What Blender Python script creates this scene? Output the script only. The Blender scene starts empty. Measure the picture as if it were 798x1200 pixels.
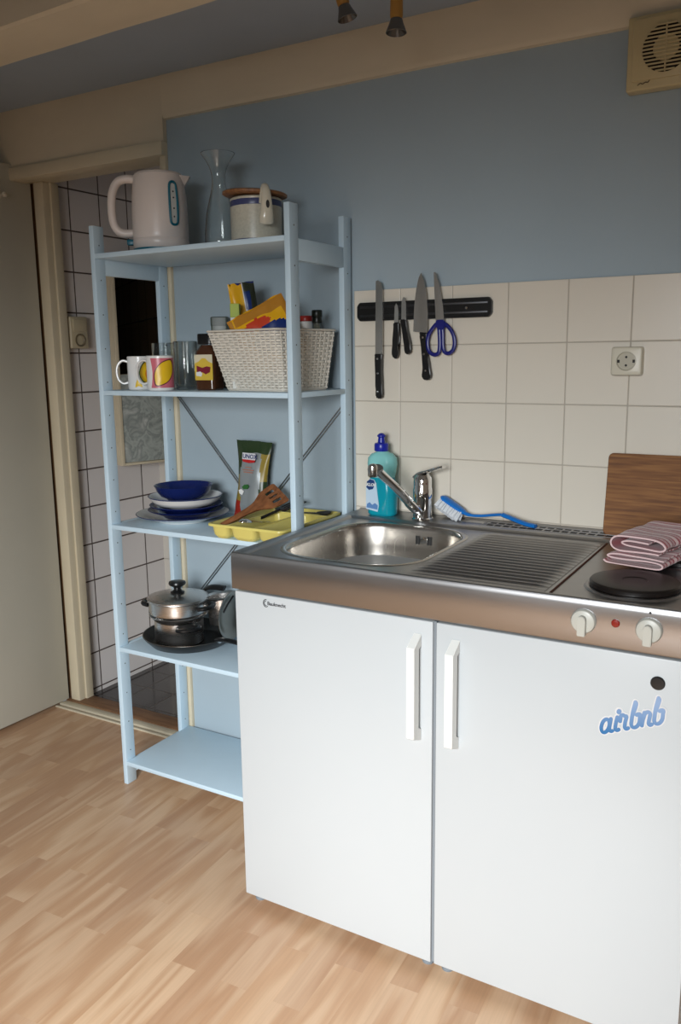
import bpy, bmesh, math, random
from mathutils import Vector, Matrix, noise
random.seed(7)
S = bpy.context.scene
C = S.collection
PI = math.pi

# ------------------------------------------------------------------ materials
def lin(c):
    return tuple((x/12.92 if x <= .04045 else ((x+.055)/1.055)**2.4) for x in c)
def rgb(r, g, b):
    return lin((r/255, g/255, b/255)) + (1,)
MATS = {}
def mat(name, col, rough=.5, metal=0, spec=.5, trans=0, ior=1.45, noise_amt=0, noise_scale=20, bump=0, bump_scale=200, coat=0, stretch=None, alpha=1):
    if name in MATS: return MATS[name]
    m = bpy.data.materials.new(name); m.use_nodes = True
    nt = m.node_tree; b = nt.nodes['Principled BSDF']
    b.inputs['Base Color'].default_value = col
    b.inputs['Roughness'].default_value = rough
    b.inputs['Metallic'].default_value = metal
    b.inputs['Specular IOR Level'].default_value = spec
    b.inputs['Transmission Weight'].default_value = trans
    b.inputs['IOR'].default_value = ior
    b.inputs['Coat Weight'].default_value = coat
    tc = nt.nodes.new('ShaderNodeTexCoord'); mp = nt.nodes.new('ShaderNodeMapping')
    nt.links.new(tc.outputs['Object'], mp.inputs['Vector'])
    if stretch: mp.inputs['Scale'].default_value = stretch
    if noise_amt:
        n = nt.nodes.new('ShaderNodeTexNoise'); n.inputs['Scale'].default_value = noise_scale; n.inputs['Detail'].default_value = 4
        nt.links.new(mp.outputs[0], n.inputs['Vector'])
        r = nt.nodes.new('ShaderNodeMapRange')
        r.inputs['From Min'].default_value = .3; r.inputs['From Max'].default_value = .7
        r.inputs['To Min'].default_value = 1-noise_amt; r.inputs['To Max'].default_value = 1+noise_amt*.6
        nt.links.new(n.outputs['Fac'], r.inputs['Value'])
        h = nt.nodes.new('ShaderNodeVectorMath'); h.operation = 'SCALE'
        h.inputs[0].default_value = col[:3]
        nt.links.new(r.outputs[0], h.inputs['Scale'])
        nt.links.new(h.outputs[0], b.inputs['Base Color'])
    if bump:
        n = nt.nodes.new('ShaderNodeTexNoise'); n.inputs['Scale'].default_value = bump_scale; n.inputs['Detail'].default_value = 3
        nt.links.new(mp.outputs[0], n.inputs['Vector'])
        bp = nt.nodes.new('ShaderNodeBump'); bp.inputs['Strength'].default_value = bump; bp.inputs['Distance'].default_value = .002
        nt.links.new(n.outputs['Fac'], bp.inputs['Height']); nt.links.new(bp.outputs[0], b.inputs['Normal'])
    MATS[name] = m
    return m

def ramp_mat(name, stops, kind='noise', scale=5, stretch=(1,1,1), rough=.5, detail=6, dist=.5, bump=0, metal=0):
    m = bpy.data.materials.new(name); m.use_nodes = True
    nt = m.node_tree; b = nt.nodes['Principled BSDF']; b.inputs['Roughness'].default_value = rough; b.inputs['Metallic'].default_value = metal
    tc = nt.nodes.new('ShaderNodeTexCoord'); mp = nt.nodes.new('ShaderNodeMapping'); mp.inputs['Scale'].default_value = stretch
    nt.links.new(tc.outputs['Object'], mp.inputs['Vector'])
    if kind == 'wave':
        n = nt.nodes.new('ShaderNodeTexWave'); n.inputs['Distortion'].default_value = dist; n.inputs['Detail'].default_value = detail
        n.bands_direction = 'X'
    else:
        n = nt.nodes.new('ShaderNodeTexNoise'); n.inputs['Detail'].default_value = detail; n.inputs['Distortion'].default_value = dist
    n.inputs['Scale'].default_value = scale
    nt.links.new(mp.outputs[0], n.inputs['Vector'])
    r = nt.nodes.new('ShaderNodeValToRGB'); cr = r.color_ramp
    cr.elements[0].position, cr.elements[0].color = stops[0]
    cr.elements[1].position, cr.elements[1].color = stops[-1]
    for p, c in stops[1:-1]:
        e = cr.elements.new(p); e.color = c
    nt.links.new(n.outputs['Fac'], r.inputs['Fac']); nt.links.new(r.outputs[0], b.inputs['Base Color'])
    if bump:
        bp = nt.nodes.new('ShaderNodeBump'); bp.inputs['Strength'].default_value = bump; bp.inputs['Distance'].default_value = .002
        nt.links.new(n.outputs['Fac'], bp.inputs['Height']); nt.links.new(bp.outputs[0], b.inputs['Normal'])
    return m

def tile_mat(name, axes, pitch, tile, grout, off=(0,0), gw=.012, rough=.12):
    """square tiles on a plane: axes picks the two object axes, pitch in metres"""
    m = bpy.data.materials.new(name); m.use_nodes = True
    nt = m.node_tree; b = nt.nodes['Principled BSDF']
    tc = nt.nodes.new('ShaderNodeTexCoord'); sp = nt.nodes.new('ShaderNodeSeparateXYZ'); cb = nt.nodes.new('ShaderNodeCombineXYZ')
    nt.links.new(tc.outputs['Object'], sp.inputs[0])
    for i, a in enumerate(axes):
        ad = nt.nodes.new('ShaderNodeMath'); ad.operation = 'SUBTRACT'; ad.inputs[1].default_value = off[i]
        nt.links.new(sp.outputs[a], ad.inputs[0]); nt.links.new(ad.outputs[0], cb.inputs[i])
    br = nt.nodes.new('ShaderNodeTexBrick'); br.offset = 0; br.squash = 1
    br.inputs['Scale'].default_value = 1; br.inputs['Brick Width'].default_value = pitch; br.inputs['Row Height'].default_value = pitch
    br.inputs['Mortar Size'].default_value = gw*pitch; br.inputs['Mortar Smooth'].default_value = .3
    br.inputs['Color1'].default_value = tile; br.inputs['Color2'].default_value = tuple(x*.93 for x in tile[:3])+(1,)
    br.inputs['Mortar'].default_value = grout
    nt.links.new(cb.outputs[0], br.inputs['Vector']); nt.links.new(br.outputs['Color'], b.inputs['Base Color'])
    r = nt.nodes.new('ShaderNodeMapRange'); r.inputs['To Min'].default_value = rough; r.inputs['To Max'].default_value = .8
    nt.links.new(br.outputs['Fac'], r.inputs['Value']); nt.links.new(r.outputs[0], b.inputs['Roughness'])
    bp = nt.nodes.new('ShaderNodeBump'); bp.invert = True; bp.inputs['Strength'].default_value = .6; bp.inputs['Distance'].default_value = .002
    nt.links.new(br.outputs['Fac'], bp.inputs['Height']); nt.links.new(bp.outputs[0], b.inputs['Normal'])
    return m

def floor_mat():
    m = bpy.data.materials.new('beech_laminate'); m.use_nodes = True
    nt = m.node_tree; b = nt.nodes['Principled BSDF']; b.inputs['Roughness'].default_value = .36
    tc = nt.nodes.new('ShaderNodeTexCoord'); mp = nt.nodes.new('ShaderNodeMapping')
    mp.inputs['Rotation'].default_value = (0, 0, math.radians(90-3))
    nt.links.new(tc.outputs['Object'], mp.inputs['Vector'])
    br = nt.nodes.new('ShaderNodeTexBrick'); br.offset = .37; br.offset_frequency = 2
    br.inputs['Scale'].default_value = 1; br.inputs['Brick Width'].default_value = .42; br.inputs['Row Height'].default_value = .066
    br.inputs['Mortar Size'].default_value = .0003; br.inputs['Mortar Smooth'].default_value = 1
    br.inputs['Color1'].default_value = (0,0,0,1); br.inputs['Color2'].default_value = (1,1,1,1); br.inputs['Mortar'].default_value = (.5,.5,.5,1)
    nt.links.new(mp.outputs[0], br.inputs['Vector'])
    # per-plank offset of the grain
    sc = nt.nodes.new('ShaderNodeVectorMath'); sc.operation = 'MULTIPLY_ADD'; sc.inputs[1].default_value = (7, 5, 3)
    nt.links.new(br.outputs['Color'], sc.inputs[0])
    st = nt.nodes.new('ShaderNodeVectorMath'); st.operation = 'MULTIPLY'; st.inputs[1].default_value = (1.1, 7, 1)
    nt.links.new(mp.outputs[0], st.inputs[0]); nt.links.new(st.outputs[0], sc.inputs[2])
    n = nt.nodes.new('ShaderNodeTexNoise'); n.inputs['Scale'].default_value = 1.6; n.inputs['Detail'].default_value = 2; n.inputs['Distortion'].default_value = .4
    nt.links.new(sc.outputs[0], n.inputs['Vector'])
    mu = nt.nodes.new('ShaderNodeMath'); mu.operation = 'MULTIPLY'; mu.inputs[1].default_value = 22
    nt.links.new(n.outputs['Fac'], mu.inputs[0])
    sn = nt.nodes.new('ShaderNodeMath'); sn.operation = 'SINE'; nt.links.new(mu.outputs[0], sn.inputs[0])
    mr = nt.nodes.new('ShaderNodeMapRange'); mr.inputs['From Min'].default_value = -1; mr.inputs['To Min'].default_value = 0; mr.inputs['To Max'].default_value = 1
    nt.links.new(sn.outputs[0], mr.inputs['Value'])
    n2 = nt.nodes.new('ShaderNodeTexNoise'); n2.inputs['Scale'].default_value = 3; n2.inputs['Detail'].default_value = 5
    st2 = nt.nodes.new('ShaderNodeVectorMath'); st2.operation = 'MULTIPLY'; st2.inputs[1].default_value = (2, 60, 1)
    nt.links.new(mp.outputs[0], st2.inputs[0]); nt.links.new(st2.outputs[0], n2.inputs['Vector'])
    mx = nt.nodes.new('ShaderNodeMix'); mx.data_type = 'RGBA'
    mx.inputs['A'].default_value = rgb(196, 156, 122); mx.inputs['B'].default_value = rgb(214, 180, 148)
    nt.links.new(mr.outputs[0], mx.inputs['Factor'])
    mx2 = nt.nodes.new('ShaderNodeMix'); mx2.data_type = 'RGBA'; mx2.blend_type = 'MULTIPLY'; mx2.inputs['Factor'].default_value = 1
    r2 = nt.nodes.new('ShaderNodeValToRGB'); r2.color_ramp.elements[0].color = (.88,.84,.82,1); r2.color_ramp.elements[1].color = (1.04,1.04,1.02,1)
    nt.links.new(br.outputs['Color'], r2.inputs['Fac'])
    nt.links.new(mx.outputs['Result'], mx2.inputs['A']); nt.links.new(r2.outputs[0], mx2.inputs['B'])
    mx3 = nt.nodes.new('ShaderNodeMix'); mx3.data_type = 'RGBA'; mx3.blend_type = 'MULTIPLY'; mx3.inputs['Factor'].default_value = .22
    nt.links.new(mx2.outputs['Result'], mx3.inputs['A']); nt.links.new(n2.outputs['Fac'], mx3.inputs['B'])
    nt.links.new(mx3.outputs['Result'], b.inputs['Base Color'])
    return m

def steel_mat(name, col, rough, stretch=(1, 8, 8), r2=.08, aniso=.4):
    m = bpy.data.materials.new(name); m.use_nodes = True
    nt = m.node_tree; b = nt.nodes['Principled BSDF']
    b.inputs['Base Color'].default_value = col; b.inputs['Metallic'].default_value = 1; b.inputs['Anisotropic'].default_value = aniso
    tc = nt.nodes.new('ShaderNodeTexCoord'); mp = nt.nodes.new('ShaderNodeMapping'); mp.inputs['Scale'].default_value = stretch
    nt.links.new(tc.outputs['Object'], mp.inputs['Vector'])
    n = nt.nodes.new('ShaderNodeTexNoise'); n.inputs['Scale'].default_value = 6; n.inputs['Detail'].default_value = 5
    nt.links.new(mp.outputs[0], n.inputs['Vector'])
    r = nt.nodes.new('ShaderNodeMapRange'); r.inputs['To Min'].default_value = rough-r2/2; r.inputs['To Max'].default_value = rough+r2/2
    nt.links.new(n.outputs['Fac'], r.inputs['Value']); nt.links.new(r.outputs[0], b.inputs['Roughness'])
    bp = nt.nodes.new('ShaderNodeBump'); bp.inputs['Strength'].default_value = .02; bp.inputs['Distance'].default_value = .001
    nt.links.new(n.outputs['Fac'], bp.inputs['Height']); nt.links.new(bp.outputs[0], b.inputs['Normal'])
    return m

BLUEWALL = mat('blue_grey_wall_paint', rgb(160,175,184), .85, noise_amt=.04, noise_scale=3, bump=.25, bump_scale=60)
CREAM = mat('cream_gloss_paint', rgb(214,202,178), .5, noise_amt=.07, noise_scale=7, bump=.3, bump_scale=25, stretch=(.4,1,1))
JAMB = mat('ivory_door_frame_paint', rgb(208,196,170), .4, noise_amt=.04, noise_scale=9)
DOORP = mat('off_white_door_paint', rgb(196,192,178), .45, noise_amt=.03, noise_scale=4)
CEIL = mat('blue_grey_ceiling_paint', rgb(158,170,184), .9, noise_amt=.05, noise_scale=3)
WHITEW = mat('white_room_paint', rgb(220,218,212), .9)
RACK = mat('pale_blue_wood_paint', rgb(194,215,228), .42, noise_amt=.03, noise_scale=6, bump=.12, bump_scale=120)
HOLE = mat('dark_hole', rgb(50,50,50), .8)
ZINC = mat('zinc_plated_steel', rgb(150,152,154), .4, 1)
WHITE = mat('white_melamine', rgb(182,186,188), .3, noise_amt=.01, noise_scale=3)
WPLAST = mat('white_plastic', rgb(222,222,218), .3)
GREYPL = mat('grey_edge_plastic', rgb(120,126,132), .5)
IVORYP = mat('ivory_plastic', rgb(206,200,182), .35)
STEEL = steel_mat('brushed_stainless_steel', (.38,.375,.38,1), .33)
STEELD = steel_mat('satin_bowl_steel', (.50,.47,.43,1), .26, (30, 30, 1))
STEELP = steel_mat('polished_pan_steel', (.70,.68,.66,1), .28, (1, 1, 30), .08)
CHROME = mat('chrome', (.80,.80,.80,1), .06, 1)
BLACK = mat('black_plastic', rgb(22,22,23), .3)
BLACKR = mat('black_enamel', rgb(20,18,17), .32, noise_amt=.2, noise_scale=9)
IRON = mat('cast_iron_hob', rgb(24,19,17), .36, noise_amt=.25, noise_scale=12)
BLADE = steel_mat('knife_blade_steel', (.55,.54,.52,1), .24, (40, 40, 1))
GLASS = mat('clear_glass', (.97,.99,.98,1), .0, trans=1, ior=1.14, coat=.6)
RUST = mat('rusty_seam', rgb(86,48,34), .7, noise_amt=.3, noise_scale=40)
YELTRAY = mat('pale_yellow_plastic', rgb(214,200,112), .32)
WOODB = ramp_mat('bamboo_board', [(.30, rgb(90,52,22)), (.5, rgb(122,78,38)), (.70, rgb(146,100,54))], 'noise', 4, (2, 1, 34), .7, 5, .3)
WOODS = ramp_mat('beech_spatula_wood', [(.3, rgb(112,66,36)), (.7, rgb(158,100,58))], 'noise', 6, (30, 4, 10), .55, 4, .2)
LIDW = ramp_mat('brown_lid_wood', [(.3, rgb(112,72,42)), (.7, rgb(156,108,66))], 'noise', 8, (20, 2, 2), .5, 4, .2)
SILL = ramp_mat('worn_wood_sill', [(.3, rgb(104,72,48)), (.7, rgb(138,102,72))], 'noise', 6, (2, 20, 20), .6, 4, .2)
TILEW = mat('cream_wall_tile_glaze', rgb(214,206,192), .26, noise_amt=.02, noise_scale=2)
GROUT = mat('wall_grout', rgb(176,168,156), .85)
NAVY = mat('cobalt_blue_glaze', rgb(20,34,92), .14)
PORC = mat('white_porcelain', rgb(222,222,220), .14)

# ------------------------------------------------------------------ mesh helpers
def NB(): return bmesh.new()
def setm(fs, mi):
    for f in fs: f.material_index = mi
def box(bm, x0, x1, y0, y1, z0, z1, bev=0, seg=2, mi=0, M=None):
    vs = [bm.verts.new((x, y, z)) for x in (x0, x1) for y in (y0, y1) for z in (z0, z1)]
    idx = [(0,1,3,2),(4,6,7,5),(0,4,5,1),(2,3,7,6),(0,2,6,4),(1,5,7,3)]
    fs = [bm.faces.new([vs[i] for i in q]) for q in idx]
    setm(fs, mi)
    allv = vs
    if bev:
        es = list({e for f in fs for e in f.edges})
        r = bmesh.ops.bevel(bm, geom=es, offset=bev, segments=seg, profile=.5, affect='EDGES', clamp_overlap=True)
        allv = list({v for f in r['faces'] for v in f.verts} | {v for v in vs if v.is_valid})
        for f in {f for v in allv for f in v.link_faces}: f.material_index = mi
    if M is not None:
        for v in allv: v.co = M @ v.co
    return allv
def loft(bm, loops, cap0=True, cap1=True, closed=True, mi=0):
    rows = [[bm.verts.new(p) for p in L] for L in loops]
    n = len(rows[0])
    for a, b in zip(rows[:-1], rows[1:]):
        for i in range(n if closed else n-1):
            j = (i+1) % n
            bm.faces.new((a[i], a[j], b[j], b[i])).material_index = mi
    if cap0: bm.faces.new(list(reversed(rows[0]))).material_index = mi
    if cap1: bm.faces.new(rows[-1]).material_index = mi
    return rows
def lathe(bm, prof, c=(0,0,0), seg=40, mi=0, M=None, sx=1, sy=1):
    """profile (r, z) bottom to top; r=0 closes to a point"""
    rows = []
    for r, z in prof:
        if r < 1e-6: rows.append([bm.verts.new((c[0], c[1], c[2]+z))])
        else: rows.append([bm.verts.new((c[0]+sx*r*math.cos(2*PI*i/seg), c[1]+sy*r*math.sin(2*PI*i/seg), c[2]+z)) for i in range(seg)])
    for a, b in zip(rows[:-1], rows[1:]):
        for i in range(seg):
            j = (i+1) % seg
            if len(a) == 1 and len(b) == 1: continue
            if len(a) == 1: f = bm.faces.new((a[0], b[j], b[i]))
            elif len(b) == 1: f = bm.faces.new((a[i], a[j], b[0]))
            else: f = bm.faces.new((a[i], a[j], b[j], b[i]))
            f.material_index = mi
    if M is not None:
        for R in rows:
            for v in R: v.co = M @ v.co
    return rows
def tube(bm, pts, rad, seg=12, mi=0, cap=True, flat=None):
    """sweep a circle (or an ellipse: flat=(a,b) factors) along pts"""
    pts = [Vector(p) for p in pts]; n = len(pts)
    if not hasattr(rad, '__len__'): rad = [rad]*n
    t = [(pts[min(i+1, n-1)]-pts[max(i-1, 0)]).normalized() for i in range(n)]
    up = Vector((0,0,1)) if abs(t[0].z) < .9 else Vector((0,1,0))
    nrm = (up - t[0]*up.dot(t[0])).normalized()
    loops = []
    for i in range(n):
        if i:
            nrm = nrm - t[i]*nrm.dot(t[i]); nrm.normalize()
        bn = t[i].cross(nrm)
        a, b = flat if flat else (1, 1)
        loops.append([pts[i] + nrm*(rad[i]*a*math.cos(2*PI*k/seg)) + bn*(rad[i]*b*math.sin(2*PI*k/seg)) for k in range(seg)])
    return loft(bm, loops, cap, cap, mi=mi)
def smooth_path(pts, n=8, closed=False):
    """Catmull-Rom"""
    P = [Vector(p) for p in pts]; out = []
    m = len(P)
    rng = range(m) if closed else range(m-1)
    for i in rng:
        p0 = P[(i-1) % m] if closed or i > 0 else P[0]*2-P[1]
        p1 = P[i]; p2 = P[(i+1) % m]
        p3 = P[(i+2) % m] if closed or i+2 < m else P[-1]*2-P[-2]
        for k in range(n):
            t = k/n
            out.append(.5*((2*p1)+(-p0+p2)*t+(2*p0-5*p1+4*p2-p3)*t*t+(-p0+3*p1-3*p2+p3)*t**3))
    if not closed: out.append(P[-1])
    return out
def prism(bm, poly, d, M=None, mi=0):
    """poly: 2D (x, z) outline, thickness d along y from 0 to d"""
    a = [bm.verts.new((p[0], 0, p[1])) for p in poly]
    b = [bm.verts.new((p[0], d, p[1])) for p in poly]
    n = len(a); fs = []
    fs.append(bm.faces.new(a)); fs.append(bm.faces.new(list(reversed(b))))
    for i in range(n): fs.append(bm.faces.new((a[(i+1) % n], a[i], b[i], b[(i+1) % n])))
    setm(fs, mi)
    if M is not None:
        for v in a+b: v.co = M @ v.co
    return a+b
def rrect(cx, cy, hx, hy, r, z, n=8):
    out = []
    for qx, qy, a0 in ((1,1,0), (-1,1,PI/2), (-1,-1,PI), (1,-1,3*PI/2)):
        for k in range(n+1):
            a = a0 + PI/2*k/n
            out.append(Vector((cx+qx*(hx-r)+r*math.cos(a), cy+qy*(hy-r)+r*math.sin(a), z)))
    return out
def origin_of(p):
    v = Vector((0,0,0))
    while p is not None:
        v += p.location; p = p.parent
    return v
def obj(name, bm, mats, parent=None, smooth=True, angle=35, label=None, loc=None, recalc=True):
    """bm in world coordinates; the mesh is stored relative to its parent's base (or to loc)"""
    if recalc: bmesh.ops.recalc_face_normals(bm, faces=bm.faces[:])
    me = bpy.data.meshes.new(name)
    o0 = origin_of(parent) if parent else Vector(loc or (0,0,0))
    bmesh.ops.translate(bm, verts=bm.verts[:], vec=-o0)
    bm.to_mesh(me); bm.free()
    for m in (mats if isinstance(mats, (list, tuple)) else [mats]): me.materials.append(m)
    if smooth:
        me.polygons.foreach_set('use_smooth', [True]*len(me.polygons))
        me.set_sharp_from_angle(angle=math.radians(angle))
    o = bpy.data.objects.new(name, me); C.objects.link(o)
    if parent: o.parent = parent
    else: o.location = o0
    if label: o['label'] = label
    return o
def thing(name, label, cat, loc, group=None):
    o = bpy.data.objects.new(name, None); C.objects.link(o)
    o.location = loc; o.empty_display_size = .05
    o['label'] = label; o['category'] = cat
    if group: o['group'] = group
    return o
def tag(o, label, cat, group=None):
    o['label'] = label; o['category'] = cat
    if group: o['group'] = group
    return o
def struct(name, bm, m, smooth=False):
    o = obj(name, bm, m, None, smooth); o['kind'] = 'structure'; return o
def text_bm(s, size, depth, M, shear=0, offset=0):
    cu = bpy.data.curves.new('lettering', 'FONT'); cu.body = s; cu.size = size; cu.extrude = depth/2; cu.shear = shear; cu.offset = offset
    cu.resolution_u = 3
    t = bpy.data.objects.new('lettering', cu); C.objects.link(t)
    bpy.context.view_layer.update()
    dg = bpy.context.evaluated_depsgraph_get()
    me = bpy.data.meshes.new_from_object(t.evaluated_get(dg))
    bm = NB(); bm.from_mesh(me)
    bpy.data.objects.remove(t); bpy.data.meshes.remove(me)
    for v in bm.verts: v.co = M @ v.co
    return bm
FRONT = Matrix(((1,0,0,0),(0,0,-1,0),(0,1,0,0),(0,0,0,1)))      # text plane xy -> facing -y

# ------------------------------------------------------------------ the room
XL, XR, YF, ZC = -1.42, 2.25, -3.35, 2.152
bm = NB(); box(bm, XL-.1, XR+.1, YF-.2, .055, -.08, 0); struct('floor', bm, floor_mat())
bm = NB()
DX0, DX1, DZ = -1.345, -.664, 1.965
box(bm, DX1, XR+.1, .006, .12, 0, ZC)                      # wall right of the doorway
struct('wall_back', bm, BLUEWALL)
bm = NB(); box(bm, XL-.1, DX1, -.011, .12, DZ+.003, ZC); struct('trim_1', bm, CREAM)       # panel over the doorway
bm = NB(); box(bm, XL-.1, XL, YF-.2, .12, 0, ZC); struct('wall_left', bm, BLUEWALL)
bm = NB(); box(bm, XR, XR+.1, YF-.2, .12, 0, ZC); struct('wall_right', bm, WHITEW)
WX0, WX1, WZ0, WZ1 = .42, 1.47, .75, 1.93
bm = NB()
box(bm, XL, WX0, YF-.1, YF, 0, ZC); box(bm, WX1, XR, YF-.1, YF, 0, ZC)
box(bm, WX0, WX1, YF-.1, YF, 0, WZ0); box(bm, WX0, WX1, YF-.1, YF, WZ1, ZC)
struct('wall_front', bm, WHITEW)
bm = NB()
for a in (WX0, (WX0+WX1)/2-.03, WX1-.05): box(bm, a, a+.05, YF-.08, YF-.03, WZ0, WZ1, .004)
for a in (WZ0, WZ1-.05): box(bm, WX0+.05, WX1-.05, YF-.08, YF-.03, a, a+.05, .004)
struct('window_1', bm, WHITE)
bm = NB(); box(bm, XL-.1, XR+.1, YF-.2, .12, ZC, ZC+.08); struct('ceiling', bm, CEIL)
# wall plate beam along the back wall and the free beam across the room
bm = NB()
L = []
nseg = 40
for i in range(nseg+1):
    x = DX1 + (XR-DX1)*i/nseg
    w = .0025*noise.noise(Vector((x*2.2, 0, 0)))
    L.append([Vector((x, .006, 2.030+w)), Vector((x, -.006+w, 2.032+w)), Vector((x, -.012+w, 2.045)), Vector((x, -.012-w, ZC+.002)), Vector((x, .006, ZC+.002))])
loft(bm, L, True, True); struct('trim_2', bm, CREAM, True)
bm = NB(); L = []
for i in range(61):
    t = i/60; x = XL + (XR-XL)*t
    yb = -.46 - .055*(x+.9)/.8*.6; yf = yb-.165
    w = .004*noise.noise(Vector((x*2.5, 3, 0))); w2 = .004*noise.noise(Vector((x*3.1, 9, 0)))
    L.append([Vector((x, yb+w, ZC)), Vector((x, yb+w, 2.085+w2)), Vector((x, yb-.006, 2.079+w2)), Vector((x, yb-.07, 2.077+w)), Vector((x, yf+.007, 2.078+w)), Vector((x, yf+w, 2.085)), Vector((x, yf+w2, ZC))])
loft(bm, L, True, True); struct('trim_3', bm, CREAM, True)

# door frame: header, left jamb, right jamb, threshold
bm = NB()
box(bm, DX0-.06, DX1, -.022, .05, 1.928, 1.968, .003)          # header moulding
box(bm, DX0-.06, DX1, .03, .12, 1.935, 1.965, .002)
box(bm, -1.345, -1.298, .07, .13, 0.0, 1.935, .003)
box(bm, -1.312, -1.290, .10, .135, 0.0, 1.935, .002)
box(bm, -.690, -.666, -.004, .125, 0.0, 1.93, .003)
struct('trim_4', bm, JAMB, True)
bm = NB(); box(bm, -1.40, -1.345, .085, .14, 0, 1.965, .003); struct('trim_5', bm, mat('brown_gap_rebate', rgb(112,84,56), .6))  # brown strip filling the gap between left jamb and door leaf
bm = NB(); box(bm, -1.36, -.69, .055, .135, -.06, .012, .003); struct('trim_6', bm, SILL, True)
bm = NB(); box(bm, -1.36, -.67, .022, .055, -.005, .010, .004); box(bm, -1.36, -.67, .002, .014, -.005, .006, .003)
struct('trim_7', bm, mat('cream_threshold_strip', rgb(196,186,164), .45), True)

# the open door leaf on the left
d = obj('door_1', (lambda b: (box(b, -1.392, -1.352, -.56, .066, .012, 1.982, .003), b)[1])(NB()), DOORP); d['kind'] = 'structure'
bm = NB()
lathe(bm, [(0,0),(.007,0),(.008,.004),(.004,.008),(.004,.016),(.009,.020),(.010,.026),(.006,.031),(0,.032)], seg=16, M=Matrix.Translation((-1.352, -.066, 1.874)) @ Matrix.Rotation(PI/2, 4, 'Y'))
tube(bm, [(-1.349, -.066, 1.885), (-1.349, -.064, 1.93), (-1.349, -.064, 1.978)], .0012, 6)
obj('coat_hook', bm, mat('old_white_paint', rgb(190,182,165), .5), d)

# bathroom behind the doorway
BX = -1.33
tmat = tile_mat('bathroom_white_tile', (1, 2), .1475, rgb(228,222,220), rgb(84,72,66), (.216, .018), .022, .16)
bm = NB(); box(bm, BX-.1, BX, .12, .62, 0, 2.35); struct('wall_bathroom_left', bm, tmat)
bm = NB(); box(bm, -.9, 1.3, .615, .72, 0, 2.35); struct('wall_bathroom_mirror_backdrop', bm, tile_mat('dark_brown_tile_back', (0, 2), .2, rgb(96,82,66), rgb(34,26,20), (0, .1), .02, .3))  # unseen dark half of the back wall, added so the mirror reflects dark tiles
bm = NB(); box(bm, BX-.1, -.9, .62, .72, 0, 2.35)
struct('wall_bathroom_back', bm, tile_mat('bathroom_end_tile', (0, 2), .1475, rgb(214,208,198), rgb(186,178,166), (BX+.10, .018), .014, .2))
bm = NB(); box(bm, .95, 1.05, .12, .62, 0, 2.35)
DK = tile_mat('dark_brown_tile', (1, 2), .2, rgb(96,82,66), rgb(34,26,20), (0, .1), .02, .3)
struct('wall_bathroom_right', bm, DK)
bm = NB(); box(bm, BX, .95, .121, .135, 0, 2.35)
for v in bm.verts:
    if v.co.x < 0: v.co.x = -.664
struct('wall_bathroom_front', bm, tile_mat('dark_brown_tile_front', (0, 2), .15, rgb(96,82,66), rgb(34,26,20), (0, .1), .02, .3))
bm = NB(); box(bm, BX-.1, 1.3, .12, .72, 2.35, 2.4); struct('ceiling_bathroom', bm, WHITEW)
bm = NB(); box(bm, BX-.1, 1.3, .135, .72, -.08, 0.0)
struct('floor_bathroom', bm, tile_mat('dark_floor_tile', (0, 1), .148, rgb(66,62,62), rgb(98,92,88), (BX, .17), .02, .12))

# corner cabinet with mirror
ca, cb_ = Vector((-1.285, .352, 0)), Vector((-1.205, .60, 0))
def cab_box(bm, s0, s1, d0, d1, z0, z1, bev=.002, mi=0):
    e = (cb_-ca).normalized(); nrm = Vector((e.y, -e.x, 0)); L_ = (cb_-ca).length
    M = Matrix(((e.x, -nrm.x, 0, ca.x), (e.y, -nrm.y, 0, ca.y), (0,0,1,0), (0,0,0,1)))
    box(bm, s0*L_, s1*L_, d0, d1, z0, z1, bev, 2, mi, M)
cab = thing('corner_cabinet', 'narrow bathroom wall cabinet with dark mirror and grey marbled lower panel, seen through the doorway', 'cabinet', (-1.30, .45, .90))
bm = NB(); cab_box(bm, 0, 1, .004, .02, .902, 1.69); cab_box(bm, 0, .04, .02, .035, .902, 1.69); obj('carcass', bm, JAMB, cab)
bm = NB(); cab_box(bm, .0, .055, -.012, .003, .902, 1.69); cab_box(bm, .055, 1, -.012, .003, .902, .912); obj('frame', bm, JAMB, cab)
bm = NB(); cab_box(bm, .06, 1, -.006, .003, 1.262, 1.69, 0); obj('mirror', bm, mat('mirror_glass', (.75,.76,.74,1), .02, 1), cab, label='dark mirror glass')
marble = ramp_mat('grey_marbled_laminate', [(.30, rgb(124,130,126)), (.46, rgb(178,184,178)), (.52, rgb(142,148,144)), (.70, rgb(204,206,200))], 'noise', 16, (1,1,1), .35, 8, .5)
bm = NB(); cab_box(bm, .06, 1, -.006, .003, .914, 1.26, 0); obj('marbled_panel', bm, marble, cab, label='grey marbled panel')
e = (cb_-ca).normalized(); nn = Vector((e.y, -e.x, 0))
hp = ca + e*.235 + nn*.012
bm = NB(); tube(bm, smooth_path([hp+Vector((0,0,.925))-nn*.01, hp+nn*.016+Vector((0,0,.932)), hp+nn*.018+Vector((0,0,.965)), hp+nn*.016+Vector((0,0,1.0)), hp+Vector((0,0,1.008))-nn*.01], 5), .0035, 8)
obj('handle', bm, CHROME, cab, label='chrome handle')

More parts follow.
